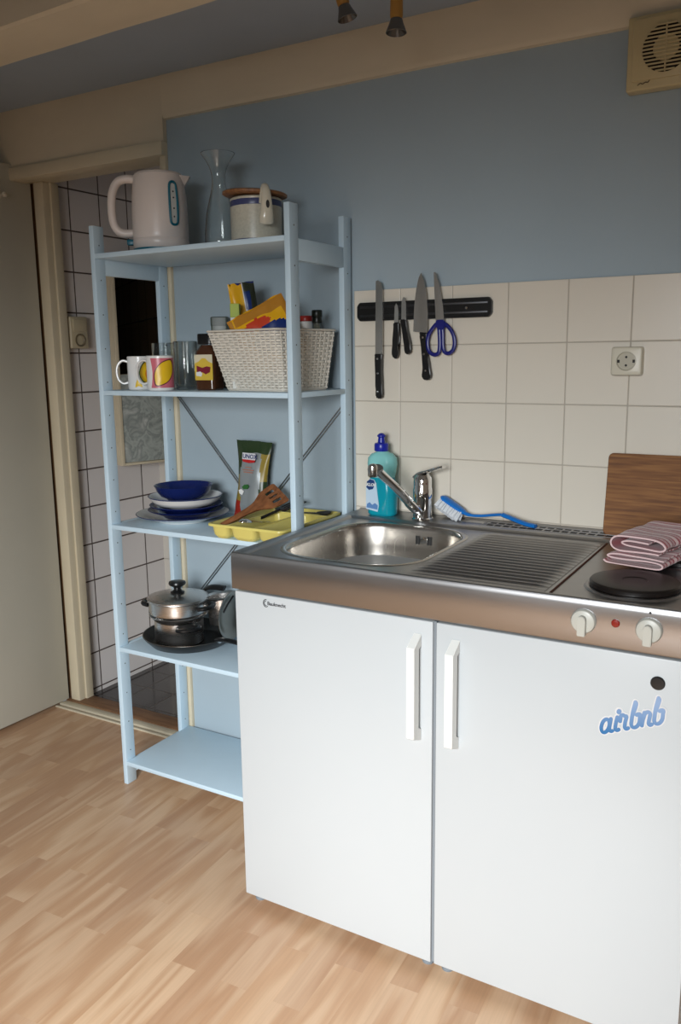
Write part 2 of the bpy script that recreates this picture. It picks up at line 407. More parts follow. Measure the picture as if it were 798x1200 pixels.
# switch and socket combination on the bathroom tiles
t = thing('wall_socket', 'ivory switch and socket unit on the white bathroom tiles beside the door jamb', 'socket', (BX, .19, 1.41))
bm = NB(); box(bm, BX, BX+.038, .148, .232, 1.362, 1.478, .006, 3); obj('housing', bm, mat('yellowed_plastic', rgb(190,178,150), .4), t)
bm = NB(); box(bm, BX+.037, BX+.043, .158, .222, 1.424, 1.468, .003); obj('rocker_switch', bm, mat('yellowed_plastic', rgb(190,178,150), .4), t)
bm = NB(); lathe(bm, [(.0,-.002),(.016,-.002),(.020,.004),(.024,.004),(.024,0)], seg=24, M=Matrix.Translation((BX+.038, .19, 1.392)) @ Matrix.Rotation(PI/2, 4, 'Y'))
obj('socket_cup', bm, mat('yellowed_plastic_dark', rgb(120,108,86), .5), t)

# backsplash tiles
PT = .1503; TX = .1275; TZ = 1.4987
bm = NB()
box(bm, -.0145, 1.66, .002, .0065, .55, TZ-.001, 0, 2, 1)
xs = [-.014] + [TX + PT*i for i in range(11)]
for i in range(len(xs)-1):
    for j in range(6):
        z1 = TZ-PT*j
        tx = random.uniform(-1,1)*.002; tz = random.uniform(-1,1)*.002
        xa, xb, za, zb_ = xs[i]+.0012, xs[i+1]-.0012, z1-PT+.0012, z1-.0012
        if j == 5: za = z1-PT+.0012
        vs = box(bm, xa, xb, 0, .004, za, zb_, .0012, 2, 0)
        cx_, cz_ = (xa+xb)/2, (za+zb_)/2
        for v in vs: v.co.y += (v.co.x-cx_)*tx + (v.co.z-cz_)*tz
o_ = struct('wall_backsplash_tiles', bm, [TILEW, GROUT], True); o_.data.set_sharp_from_angle(angle=math.radians(12))

# ------------------------------------------------------------------ kitchenette worktop
wt = thing('worktop', 'stainless steel kitchenette worktop with sink, draining board and hotplates', 'worktop', (.5, -.3, .885))
ZT = .889; ZD = .883
bx, by, bhx, bhy, br_ = .230, -.335, .170, .205, .105
# deck with an opening for the bowl
bm = NB()
outer = [Vector(p) for p in ((.0,-.598,ZD),(.985+.015,-.598,ZD),(1.0,-.09,ZD),(.0,-.09,ZD))]
inner = rrect(bx, by, bhx+.008, bhy+.008, br_+.008, ZD, 10)
vo = [bm.verts.new(p) for p in outer]; vi = [bm.verts.new(p) for p in inner]
es = [bm.edges.new((vo[i], vo[(i+1) % 4])) for i in range(4)] + [bm.edges.new((vi[i], vi[(i+1) % len(vi)])) for i in range(len(vi))]
bmesh.ops.triangle_fill(bm, use_beauty=True, use_dissolve=False, edges=es, normal=(0,0,1))
# front apron with rounded top edge
prof = [(-.575, ZD), (-.590, ZD+.001), (-.5935, ZD+.006), (-.598, ZD+.006), (-.6015, ZD+.0045), (-.6035, ZD), (-.604, ZD-.006), (-.604, .8075), (-.602, .8045), (-.594, .8045), (-.590, .8045)]
loft(bm, [[Vector((x, y, z)) for y, z in prof] for x in (-.001, 1.001)], False, False, closed=False)
# side returns
for x, s in ((-.001, 1), (1.001, -1)):
    vs = [bm.verts.new(p) for p in ((x,-.604,.8045),(x,-.604,ZD-.001),(x,-.598,ZD+.006),(x,-.001,ZD+.006),(x,-.001,.8045))]
    bm.faces.new(vs)
obj('deck', bm, STEEL, wt, True, 40)
# raised rims left and right
bm = NB()
prof = [(-.001, ZD), (-.001, ZD+.0045), (.002, ZD+.007), (.016, ZD+.007), (.022, ZD+.0055), (.030, ZD-.0003)]
loft(bm, [[Vector((x, y, z)) for x, z in prof] for y in (-.5985, -.002)], True, True)
obj('rim', bm, STEEL, wt)
bm = NB(); loft(bm, [[Vector((1.0-x, y, z)) for x, z in prof] for y in (-.5985, -.002)], True, True)
obj('rim', bm, STEEL, wt)
# back ledge
bm = NB()
prof = [(-.100, ZD-.0002), (-.092, ZD+.006), (-.088, ZD+.0075), (-.008, ZD+.0075), (-.0015, ZD+.012), (-.0005, ZD+.010), (-.0005, ZD-.02), (-.1, ZD-.02)]
loft(bm, [[Vector((x, y, z)) for y, z in prof] for x in (.001, .999)], True, True)
led = obj('ledge', bm, STEEL, wt)
for i in range(15):
    x = .405 + i*.0215
    for yy in (-.066, -.040):
        bm = NB(); box(bm, x, x+.0155, yy, yy+.017, ZD+.0069, ZD+.0079, 0)
        obj('vent_slot', bm, HOLE, led, False, label='dark rectangular vent slot')
bm = NB()
for yy in (-.075, -.0445, -.017): tube(bm, [(.392, yy, ZD+.0075), (.74, yy, ZD+.0075)], .0022, 8)
for xx in (.392, .74): tube(bm, [(xx, -.075, ZD+.0075), (xx, -.017, ZD+.0075)], .0022, 8)
obj('vent_border', bm, STEEL, led)
# bowl
bm = NB()
L = []
for inset, z in ((-.014, ZD+.0005), (-.009, ZD+.0022), (-.004, ZD+.0015), (0, ZD-.003), (.002, ZD-.012), (.006, ZD-.06), (.012, ZD-.11), (.020, ZD-.135), (.036, ZD-.149), (.06, ZD-.155)):
    L.append(rrect(bx, by, bhx-inset, bhy-inset, max(br_-inset*.6, .03), z, 10))
L.append(rrect(bx, by, .04, .04, .0399, ZD-.160, 10))
loft(bm, L, False, True)
bowl = obj('sink_bowl', bm, STEELD, wt, True, 60, recalc=False)
bm = NB(); lathe(bm, [(.040,.0), (.038,.003), (.030,.002), (.028,-.0005), (0,-.0006)], (bx, by, ZD-.160), 28)
obj('drain', bm, CHROME, bowl)
# overflow at the back of the bowl on the right
ox, oz = .262, .850
oy = by+bhy-.0045
for dx in (-.020, -.013, .013, .020):
    bm = NB(); box(bm, ox+dx-.0022, ox+dx+.0022, oy-.004, oy+.001, oz-.011, oz+.011, .001)
    obj('overflow_slot', bm, HOLE, bowl, label='dark overflow slot')
bm = NB(); lathe(bm, [(.0,.005),(.006,.0045),(.0085,.002),(.009,-.003)], seg=18, M=Matrix.Translation((ox, oy-.002, oz)) @ Matrix.Rotation(PI/2, 4, 'X'))
obj('overflow_screw', bm, CHROME, bowl)
# draining board, ribs run along the front
bm = NB()
gx0, gx1, gy0, gy1 = .425, .712, -.575, -.115
NY = 19; rows = []
ny = NY*8
for j in range(ny+1):
    t = j/ny; y = gy0 + (gy1-gy0)*t
    ph = (t*NY) % 1
    h = .5-.5*math.cos(2*PI*ph)
    h = h**1.6
    row = []
    nx = 24
    for i in range(nx+1):
        s = i/nx; x = gx0 + (gx1-gx0)*s
        env = min(1, s*14, (1-s)*14); env = env*env*(3-2*env)
        env2 = min(1, t*18+.0, (1-t)*18)
        sag = .003*math.sin(PI*min(1, max(0, s)))*0
        row.append(Vector((x, y, ZD + .0008 + .0045*h*env*env2 - sag)))
    rows.append(row)
loft(bm, rows, False, False, closed=False)
obj('draining_board', bm, STEEL, wt, True, 80)
bm = NB()
tube(bm, [(.724, -.578, ZD+.0006), (.722, -.3, ZD+.0006), (.720, -.11, ZD+.0006)], .0022, 8)
obj('seam', bm, RUST, wt, label='rust-brown seam line')
# hob plates
def hotplate(cx, cy, R, lab):
    bm = NB()
    lathe(bm, [(R+.011, ZD+.0002), (R+.008, ZD+.004), (R+.003, ZD+.005), (R-.002, ZD+.003)], (cx, cy, 0), 56)
    h = obj('hotplate', bm, STEEL, wt, label=lab)
    bm = NB()
    lathe(bm, [(R-.004, ZD+.001), (R+.0005, ZD+.006), (R+.001, ZD+.013), (R-.002, ZD+.0165), (R-.006, ZD+.0175), (R*.5, ZD+.0172), (.024, ZD+.0170), (.022, ZD+.0155), (0, ZD+.0155)], (cx, cy, 0), 56)
    obj('iron_disc', bm, IRON, h)
hotplate(.855, -.470, .082, 'black round front hotplate with steel ring')
hotplate(.905, -.215, .072, 'black round rear hotplate under the towel')
# control knobs and lamp on the apron
def knob(cx, cz):
    M = Matrix.Translation((cx, -.604, cz)) @ Matrix.Rotation(PI/2, 4, 'X')
    bm = NB(); lathe(bm, [(.0225,0),(.0225,.004),(.0205,.008),(.017,.0095),(0,.0095)], seg=36, M=M)
    k = obj('control_knob', bm, mat('pale_grey_plastic', rgb(178,177,168), .35), wt)
    bm = NB()
    prof = [(math.cos(a)*.0072, .006+math.sin(a)*.0072) for a in [PI*i/10 for i in range(11)]] + [(-.0072, -.024), (.0072, -.024)]
    vs = prism(bm, [(cx+p[0], cz+p[1]) for p in prof], -.012, Matrix.Translation((0, -.6115, 0)))
    bmesh.ops.bevel(bm, geom=bm.edges[:], offset=.0012, segments=2, affect='EDGES')
    obj('grip', bm, MATS['pale_grey_plastic'], k)
knob(.795, .848); knob(.908, .848)
bm = NB(); lathe(bm, [(.0075,0),(.0075,.0015),(.006,.0035),(.0,.0045)], seg=24, M=Matrix.Translation((.851, -.604, .852)) @ Matrix.Rotation(PI/2, 4, 'X'))
obj('indicator_lamp', bm, mat('dark_red_lens', rgb(128,34,24), .25), wt, label='dark red indicator lamp')
bm = NB(); box(bm, .9062, .9102, -.6045, -.6038, .8775, .8815); obj('scale_mark', bm, HOLE, wt, False, label='tiny dark dial mark')

# ------------------------------------------------------------------ base cabinet and fridge unit
def unit(name, lab, cat, x0, x1, hx, right):
    u = thing(name, lab, cat, ((x0+x1)/2, -.3, 0))
    bm = NB()
    box(bm, x0, x0+.016, -.575, -.02, .032, .800, .001); box(bm, x1-.016, x1, -.575, -.02, .032, .800, .001)
    box(bm, x0+.016, x1-.016, -.575, -.02, .032, .048); box(bm, x0+.016, x1-.016, -.03, -.02, .048, .800)
    box(bm, x0+.016, x1-.016, -.575, -.02, .786, .800)
    obj('carcass', bm, WHITE, u)
    bm = NB(); box(bm, x0+.0005, x1-.0005, -.598, -.579, .030, .798, .0018, 3)
    dr = obj('door', bm, WHITE, u, label=('white door with black cap and blue lettering' if right else 'plain white door with small dark maker name'))
    # bow handle: square bar with slanted ends
    bm = NB()
    w = .0175
    for xa in (hx,):
        outl = [(-.598,.770), (-.634,.748), (-.634,.556), (-.631,.553), (-.598,.540), (-.598,.566), (-.612,.571), (-.612,.742), (-.598,.7445)]
        a = [bm.verts.new((xa, y, z)) for y, z in outl]; b = [bm.verts.new((xa+w, y, z)) for y, z in outl]
        n = len(outl)
        bm.faces.new(a); bm.faces.new(list(reversed(b)))
        for i in range(n): bm.faces.new((a[(i+1) % n], a[i], b[i], b[(i+1) % n]))
    bmesh.ops.bevel(bm, geom=bm.edges[:], offset=.0012, segments=2, affect='EDGES')
    obj('handle', bm, WPLAST, dr)
    bm = NB()
    for xx in (x0+.012, x1-.02):
        for yy in (-.585, -.06):
            pass
    for xx in (x0+.018, x1-.022):
        for yy in (-.560, -.06):
            bm = NB(); lathe(bm, [(.013,0),(.014,.004),(.009,.008),(.008,.033)], (xx, yy, 0), 20); obj('foot', bm, GREYPL, u)
    return u, dr
u1, d1 = unit('base_cabinet', 'white base cabinet under the sink with one tall plain door', 'cabinet', .002, .4965, .4545, False)
u2, d2 = unit('refrigerator', 'white refrigerator door unit under the hotplates with black cap and blue sticker', 'refrigerator', .5035, .998, .5375, True)
bm = NB(); box(bm, .4972, .5028, -.594, -.57, .032, .799); g = obj('gap_strip', bm, GREYPL, u1, False)
# maker's name
LG = Matrix.Translation((.0925, -.5986, .7765)) @ FRONT
bm = text_bm('Bauknecht', .0118, .0004, LG, offset=.0002)
obj('maker_name', bm, mat('dark_grey_print', rgb(48,48,50), .5), d1, False)
bm = NB()
for r_, a0, a1 in ((.0085, .4*PI, 1.75*PI), (.0052, .45*PI, 1.6*PI)):
    pts = [(.0885+r_*math.cos(a0+(a1-a0)*k/20)*.8, -.5984, .7800+r_*math.sin(a0+(a1-a0)*k/20)) for k in range(21)]
    tube(bm, pts, .0009, 6)
obj('maker_emblem', bm, MATS['dark_grey_print'], d1)
bm = NB(); lathe(bm, [(.0125,0),(.0125,.002),(.011,.004),(0,.0045)], seg=32, M=Matrix.Translation((.9265, -.598, .7525)) @ Matrix.Rotation(PI/2, 4, 'X'))
obj('lock_cap', bm, BLACK, d2, label='round black cap')

# lettering sticker: script letters as stroked bands
SC = .0365     # height of a lower-case letter
def arc(cx, cy, rx, ry, a0, a1, n=14): return [(cx+rx*math.cos(math.radians(a0+(a1-a0)*k/n)), cy+ry*math.sin(math.radians(a0+(a1-a0)*k/n))) for k in range(n+1)]
letters = []
def L_a(x): letters.append((arc(x+.30,.42,.27,.42,70,400,20), 1)); letters.append(([(x+.62,.82),(x+.60,.45),(x+.60,.2)]+arc(x+.76,.18,.15,.17,180,300,8), 1))
def L_i(x): letters.append(([(x+.12,.86),(x+.08,.5),(x+.08,.22)]+arc(x+.24,.2,.16,.19,180,310,8), 1)); letters.append(([(x+.17,1.16),(x+.19,1.22)], 1.25))
def L_r(x): letters.append(([(x+.02,.55)]+arc(x+.13,.82,.12,.12,200,20,8)+[(x+.34,.84),(x+.42,.80),(x+.38,.5),(x+.38,.22)]+arc(x+.54,.2,.16,.19,180,310,8), 1))
def L_b(x): letters.append(([(x+.14,1.62),(x+.06,1.0),(x+.06,.4)]+arc(x+.33,.36,.27,.35,190,370,16)+[(x+.58,.6)]+arc(x+.46,.74,.13,.10,0,150,8), 1)); letters.append(([(x+.14,1.62),(x+.24,1.45),(x+.10,.8)], .8))
def L_n(x): letters.append(([(x+.10,.86),(x+.06,.4),(x+.05,.05)], 1)); letters.append(([(x+.08,.5)]+arc(x+.30,.62,.2,.24,150,10,8)+[(x+.48,.4),(x+.47,.22)]+arc(x+.61,.2,.14,.19,180,310,8), 1))
L_a(0); L_i(.92); L_r(1.25); L_b(1.98); L_n(2.72); L_b(3.46)
tilt = math.radians(22)
def stick_xf(p, y):
    s = .0325; sh = .10
    X = (p[0]+p[1]*sh)*s*.86; Z = p[1]*s
    Z += .085*X*0
    return Vector((.832+X*math.cos(tilt)-Z*math.sin(tilt)*0-Z*0, y, .638+X*math.sin(tilt)+Z*math.cos(tilt)))
def bands(w, y, z_off=0):
    bm = NB()
    for k, (pts, f) in enumerate(letters):
        P = smooth_path([stick_xf(p, y-.00004*k) for p in pts], 3)
        for i_, p_ in enumerate(P): p_.y -= .000012*i_
        hw = w*f
        left, right = [], []
        n = len(P)
        for i in range(n):
            t_ = (P[min(i+1, n-1)]-P[max(i-1, 0)]); t_.normalize()
            q = Vector((-t_.z, 0, t_.x))
            left.append(P[i]+q*hw); right.append(P[i]-q*hw)
        # round ends
        def endcap(c, t_):
            ang0 = math.atan2(t_.z, t_.x)
            return [c+Vector((hw*math.cos(ang0-PI/2+PI*k2/6), 0, hw*math.sin(ang0-PI/2+PI*k2/6))) for k2 in range(1, 6)]
        e1 = endcap(P[-1], (P[-1]-P[-2])); e0 = endcap(P[0], (P[0]-P[1]))
        V = lambda p, b=0: bm.verts.new((p.x, p.y+b, p.z))
        lf = [V(p) for p in left]; rt = [V(p) for p in right]
        for i in range(n-1): bm.faces.new((lf[i], lf[i+1], rt[i+1], rt[i]))
        bm.faces.new([rt[-1]]+[V(p) for p in e1]+[lf[-1]]); bm.faces.new([lf[0]]+[V(p) for p in e0]+[rt[0]])
    r = bmesh.ops.extrude_face_region(bm, geom=bm.faces[:])
    for v in r['geom']:
        if isinstance(v, bmesh.types.BMVert): v.co.y += .00005
    return bm
stk = obj('sticker', bands(.0056, -.5984), mat('white_vinyl', rgb(206,204,204), .4), d2, False, label='white vinyl sticker edge')
blue = bpy.data.materials.new('blue_graded_vinyl'); blue.use_nodes = True
nt = blue.node_tree; b_ = nt.nodes['Principled BSDF']; b_.inputs['Roughness'].default_value = .35
tc = nt.nodes.new('ShaderNodeTexCoord'); sp = nt.nodes.new('ShaderNodeSeparateXYZ'); mr = nt.nodes.new('ShaderNodeMapRange'); cr = nt.nodes.new('ShaderNodeValToRGB')
mr.inputs['From Min'].default_value = .640; mr.inputs['From Max'].default_value = .712
cr.color_ramp.elements[0].color = rgb(26,100,152); cr.color_ramp.elements[1].color = rgb(128,152,186)
nt.links.new(tc.outputs['Object'], sp.inputs[0]); nt.links.new(sp.outputs[2], mr.inputs['Value']); nt.links.new(mr.outputs[0], cr.inputs[0]); nt.links.new(cr.outputs[0], b_.inputs['Base Color'])
obj('lettering', bands(.0033, -.6001), blue, d2, False, label='blue cursive lettering')

# ------------------------------------------------------------------ rack
rk = thing('shelving_rack', 'pale blue painted wooden shelving rack with five shelves standing before the doorway', 'shelving', (-.356, -.155, 0))
RX0, RX1, RY0, RY1, RH = -.694, -.019, -.306, -.006, 1.690
PTk, PD = .0165, .039
SH = [1.614, 1.233, .837, .4545, .078]
for x0, x1, sgn in ((RX0, RX0+PTk, 1), (RX1-PTk, RX1, -1)):
    for y0 in (RY0, RY1-PD):
        bm = NB(); box(bm, x0, x1, y0, y0+PD, 0, RH, .0015, 2)
        p = obj('post', bm, RACK, rk)
        for k in range(18):
            z = .11+k*.0955
            if z > 1.66: continue
            bm = NB(); M = Matrix.Translation((x0-.0003, y0+PD*.5, z)) @ Matrix.Rotation(PI/2, 4, 'Y')
            lathe(bm, [(0,0),(.0019,0),(.0019,PTk+.0006),(0,PTk+.0006)], seg=10, M=M)
            obj('peg_hole', bm, HOLE, p, label='small dark peg hole')
    for zt_, hh in ((1.609, .052), (.070, .040)):
        bm = NB(); box(bm, x0+.0005, x1-.0005, RY0+PD-.001, RY1-PD+.001, zt_-hh, zt_, .0012)
        obj('side_rail', bm, RACK, rk)
for i, z in enumerate(SH):
    bm = NB(); box(bm, RX0+PTk+.0005, RX1-PTk-.0005, RY0, RY1, z-.0135, z, .0012)
    obj('shelf', bm, RACK, rk)
    if i in (1, 2, 3):
        for x0 in (RX0+.0008, RX1-PTk+.0008):
            bm = NB(); box(bm, x0, x0+PTk-.0016, RY0+PD-.001, RY1-PD+.001, z-.0135, z, .001)
            obj('shelf_end', bm, RACK, rk)
for a, b in (((-.668,-.003,1.212), (-.05,-.003,.50)), ((-.046,-.003,1.190), (-.668,-.003,.495))):
    bm = NB(); a, b = Vector(a), Vector(b); dd = (b-a).normalized(); q = Vector((-dd.z, 0, dd.x))*.0036
    yy = .0 if a.x < -.3 else .0022
    for s in (-1, 1):
        tube(bm, [a+q*s+Vector((0,yy,0)), b+q*s+Vector((0,yy,0))], .0017, 8)
    for v0 in (a, b): lathe(bm, [(.0,-.002),(.008,-.002),(.008,.002),(0,.002)], seg=14, M=Matrix.Translation(v0+Vector((0,yy,0))) @ Matrix.Rotation(PI/2, 4, 'X'))
    obj('cross_brace', bm, ZINC, rk, label='thin zinc cross brace rod')

# ------------------------------------------------------------------ things on the top shelf
Z1, Z2, Z3, Z4 = SH[0]+.0003, SH[1]+.0003, SH[2]+.0003, SH[3]+.0003
KW = mat('white_kettle_plastic', rgb(214,204,198), .3)
TEAL = mat('teal_plastic', rgb(10,96,116), .35)
kx, ky = -.527, -.195
k = thing('electric_kettle', 'white electric kettle with teal base and teal ringed water gauge on top shelf', 'kettle', (kx, ky, Z1))
bm = NB(); lathe(bm, [(0,0),(.074,0),(.078,.003),(.078,.010),(.0,.010)], (kx,ky,Z1), 48); obj('power_base', bm, TEAL, k, label='teal power base')
bm = NB(); lathe(bm, [(.0,.0102),(.072,.0102),(.0765,.016),(.0775,.026),(.0775,.034),(.0765,.036),(.0772,.038),(.0775,.05),(.0772,.10),(.0750,.15),(.0715,.185),(.069,.200),(.0685,.206),(.066,.208),(.065,.211),(.058,.214),(.03,.217),(0,.218)], (kx,ky,Z1), 56)
# spout
ha = math.radians(-146); sa = ha+PI
du = Vector((math.cos(sa), math.sin(sa), 0)); dv = Vector((-du.y, du.x, 0))
c0 = Vector((kx,ky,Z1))
loops = []
for s, zz in ((.0, .150), (.3, .172), (.65, .190), (1, .205)):
    w = .010+.024*s; o_ = .060+.028*s
    loops.append([c0+du*(.045)+dv*w*1.1+Vector((0,0,zz)), c0+du*(.060)+dv*w*.95+Vector((0,0,zz)), c0+du*o_+dv*w*.30+Vector((0,0,zz)), c0+du*o_-dv*w*.30+Vector((0,0,zz)), c0+du*(.060)-dv*w*.95+Vector((0,0,zz)), c0+du*(.045)-dv*w*1.1+Vector((0,0,zz))])
loft(bm, loops)
obj('body', bm, KW, k)
hd = Vector((math.cos(ha), math.sin(ha), 0))
pts = [c0+hd*r+Vector((0,0,z)) for r, z in ((.052,.194),(.085,.200),(.112,.192),(.128,.165),(.133,.125),(.130,.085),(.118,.062),(.098,.054),(.070,.056))]
bm = NB(); tube(bm, smooth_path(pts, 5), .0118, 14, flat=(1, 1.15)); obj('handle', bm, KW, k)
ga = math.radians(-19)
def onkettle(dth, z):
    r = .0785 if z < .12 else .0785-(z-.12)*.055
    return c0+Vector((r*math.cos(ga+dth), r*math.sin(ga+dth), z))
ring = [onkettle(a_, z_) for a_, z_ in ((-.14,.082),(-.10,.072),(0,.069),(.10,.072),(.14,.082),(.155,.12),(.14,.165),(.10,.178),(0,.182),(-.10,.178),(-.14,.165),(-.155,.12))]
rp = smooth_path(ring, 4, True); rp.append(rp[0]); rp.append(rp[1])
bm = NB(); tube(bm, rp, .0034, 8, cap=False); gg = obj('water_gauge', bm, TEAL, k, label='teal ringed water gauge')
bm = NB(); rr = [[onkettle(a_, z_) for a_ in (-.11, -.05, 0, .05, .11)] for z_ in (.074,.10,.13,.155,.176)]
loft(bm, rr, False, False, closed=False); obj('gauge_window', bm, mat('clear_gauge', rgb(196,198,194), .15), gg)
bm = NB()
for z_ in (.090, .112, .140, .156): lathe(bm, [(0,0),(.0024,0),(.0024,.0008),(0,.0008)], seg=8, M=Matrix.Translation(onkettle(0, z_)) @ Matrix.Rotation(ga, 4, 'Z') @ Matrix.Rotation(PI/2, 4, 'Y'))
obj('gauge_marks', bm, HOLE, gg)
bm = NB(); box(bm, -.012, .012, -.008, .008, 0, .016, .003, 2, 0, Matrix.Translation(c0+hd*.083+Vector((0,0,.022))) @ Matrix.Rotation(ha, 4, 'Z')); obj('switch', bm, TEAL, k, label='teal switch')

def glassware(name, lab, cat, loc, outer, inner, group=None, seg=40):
    bm = NB(); lathe(bm, outer + list(reversed(inner)), loc, seg)
    return tag(obj(name, bm, GLASS, None, True, 50, loc=loc), lab, cat, group)
cf = (-.335, -.170, Z1)
out = smooth_path([(.040,0,0),(.0425,0,.012),(.0425,0,.040),(.038,0,.085),(.030,0,.120),(.0215,0,.155),(.0185,0,.180),(.022,0,.205),(.033,0,.228),(.0465,0,.248)], 4)
glassware('carafe', 'clear glass carafe with narrow waist and flared mouth behind the kettle', 'carafe', cf,
          [(0,0)]+[(p.x, p.z) for p in out], [(0,.007)]+[(p.x-.0022, p.z+(.007 if i < 3 else 0)) for i, p in enumerate(out)])

CRK = mat('speckled_stoneware', rgb(196,192,176), .3, noise_amt=.10, noise_scale=160)
px, py = -.203, -.185
pt = thing('stoneware_pot', 'speckled cream stoneware pot with blue band, hanging handle and brown lid on top shelf', 'pot', (px, py, Z1))
bm = NB()
lathe(bm, [(0,.001),(.064,.001),(.0665,.004),(.0670,.020),(.0675,.09),(.0670,.106),(.0680,.112),(.0660,.115),(.0635,.112),(.0635,.01),(0,.008)], (px,py,Z1), 48); obj('body', bm, CRK, pt)
bm = NB(); lathe(bm, [(.0676,.0935),(.0681,.0955),(.0679,.106),(.0674,.1085)], (px,py,Z1), 48); obj('blue_band', bm, mat('dull_blue_glaze', rgb(66,72,112), .3), pt, label='dull blue band')
bm = NB(); lathe(bm, [(.0672,.0055),(.0676,.006),(.0678,.010),(.0674,.0105)], (px,py,Z1), 48); obj('base_line', bm, MATS['dull_blue_glaze'], pt, label='thin blue line near the base')
Ml = Matrix.Translation((px-.003, py, Z1+.121)) @ Matrix.Rotation(math.radians(3), 4, 'Y')
bm = NB(); lathe(bm, [(0,0),(.080,0),(.085,.003),(.085,.008),(.080,.011),(0,.011)], seg=48, M=Ml); obj('lid', bm, LIDW, pt, label='round brown wooden lid')
ca_ = math.radians(-40)
hd2 = Vector((math.cos(ca_), math.sin(ca_), 0)); c0 = Vector((px,py,Z1))
pts = [c0+hd2*r+Vector((0,0,z)) for r, z in ((.066,.096),(.082,.124),(.094,.132),(.104,.120),(.108,.094),(.107,.068),(.103,.048),(.100,.040))]
rad = []
sp_ = smooth_path(pts, 5)
for i in range(len(sp_)):
    t_ = i/(len(sp_)-1); rad.append(.0085+.0085*max(0, min(1, (t_-.35)/.45)) if t_ < .97 else .010)
bm = NB(); tube(bm, sp_, rad, 16, flat=(.8, 1.1)); hh = obj('handle', bm, mat('cream_glaze', rgb(208,202,184), .15), pt)
pr = c0+hd2*.1135+Vector((0,0,.085))
bm = NB(); lathe(bm, [(0,0),(.0045,0),(.0045,.006),(0,.006)], seg=14, M=Matrix.Translation(pr) @ Matrix.Rotation(ca_, 4, 'Z') @ Matrix.Rotation(PI/2, 4, 'Y') @ Matrix.Diagonal((2.2,1,1,1)))
obj('hanging_hole', bm, HOLE, hh, label='dark hanging hole')

# ------------------------------------------------------------------ second shelf
def mug(name, lab, cx, cy, R, h, ha_deg, deco):
    t = thing(name, lab, 'mug', (cx, cy, Z2))
    bm = NB(); lathe(bm, [(0,.002),(R-.004,.002),(R-.003,0),(R-.001,.002),(R,.008),(R,h-.002),(R-.0015,h),(R-.003,h-.002),(R-.0035,.010),(0,.007)], (cx,cy,Z2), 44); obj('body', bm, PORC, t)
    a = math.radians(ha_deg); d_ = Vector((math.cos(a), math.sin(a), 0)); c = Vector((cx,cy,Z2))
    pts = [c+d_*r+Vector((0,0,z)) for r, z in ((R-.002,h*.84),(R+.014,h*.87),(R+.027,h*.74),(R+.031,h*.52),(R+.026,h*.30),(R+.013,h*.19),(R-.002,h*.22))]
    bm = NB(); tube(bm, smooth_path(pts, 5), .0048, 10, flat=(.8, 1.25)); obj('handle', bm, PORC, t)
    return t
def cyl_patch(cx, cy, z0, R, outline, a0, mi=0, bm=None, nrm_off=0, fan=True):
    """outline in (angle, z) around centre a0 -> a filled patch that follows the mug; ring-subdivided"""
    bm = bm or NB()
    n = len(outline); ca0 = sum(p[0] for p in outline)/n; cz0 = sum(p[1] for p in outline)/n
    rings = []
    for s in (1, .66, .33):
        rings.append([Vector((cx+R*math.cos(a0+ca0+(p[0]-ca0)*s), cy+R*math.sin(a0+ca0+(p[0]-ca0)*s), z0+cz0+(p[1]-cz0)*s)) for p in outline])
    rows = loft(bm, rings, False, False, mi=mi)
    cv = bm.verts.new((cx+R*math.cos(a0+ca0), cy+R*math.sin(a0+ca0), z0+cz0))
    for i in range(n): bm.faces.new((rows[-1][i], rows[-1][(i+1) % n], cv)).material_index = mi
    return bm
PINK = mat('pink_print', rgb(196,104,118), .3); LEMON = mat('lemon_yellow_print', rgb(222,182,30), .3); MAROON = mat('maroon_outline_print', rgb(92,30,40), .35)
GREENP = mat('leaf_green_print', rgb(46,96,46), .4); ORANGE = mat('orange_print', rgb(214,130,30), .35)
view = math.radians(-47)
mx_, my_ = -.503, -.252
R = .0385
mB = mug('mug', 'pink mug printed with a large yellow lemon, white handle, second shelf', mx_, my_, R, .097, -158, 'lemon')
def sq(a0, a1, z0, z1, n=10): return [(a0+(a1-a0)*i/n, z0) for i in range(n+1)] + [(a1-(a1-a0)*i/n, z1) for i in range(n+1)]
bm = NB()
nA = 24; a0, a1 = math.radians(-92), math.radians(20)
def bulge(z): return .0
cols = []
for zz in (.008, .022, .036, .050, .064, .078, .090):
    row = []
    for i in range(nA+1):
        s = i/nA; aa0 = a0 + .16*math.sin((zz-.008)/.082*PI*1.0) * (1 if True else 0)
        a = aa0+(a1-aa0)*s
        row.append(Vector((mx_+(R+.0003)*math.cos(a), my_+(R+.0003)*math.sin(a), Z2+zz)))
    cols.append(row)
loft(bm, cols, False, False, closed=False); pk = obj('pink_print', bm, PINK, mB, label='pink printed field')
lem = []
for i in range(28):
    a = 2*PI*i/28; r1 = 1+.16*max(0, math.cos(a))**10+.20*max(0, -math.cos(a))**10
    lx, lz = r1*math.cos(a)*.034, math.sin(a)*.023
    rx_, rz_ = lx*math.cos(1.0)-lz*math.sin(1.0), lx*math.sin(1.0)+lz*math.cos(1.0)
    lem.append((rx_/R, .050+rz_))
obj('lemon_outline', cyl_patch(mx_, my_, Z2, R+.0006, [(p[0]*1.13, .05+(p[1]-.05)*1.10) for p in lem], math.radians(-33)), MAROON, mB)
obj('lemon_print', cyl_patch(mx_, my_, Z2, R+.0010, lem, math.radians(-33)), LEMON, mB, label='yellow lemon print')
mx2, my2 = -.607, -.222
mA = mug('mug', 'white mug printed with a yellow pear and green leaf, left of the pink mug', mx2, my2, .0375, .096, -146, 'pear')
pear = [(p[0]*1.0/.0375, p[1]) for p in [(.021*math.cos(a)*(1-.25*max(0, math.sin(a))), .050+.030*math.sin(a)) for a in [2*PI*i/26 for i in range(26)]]]
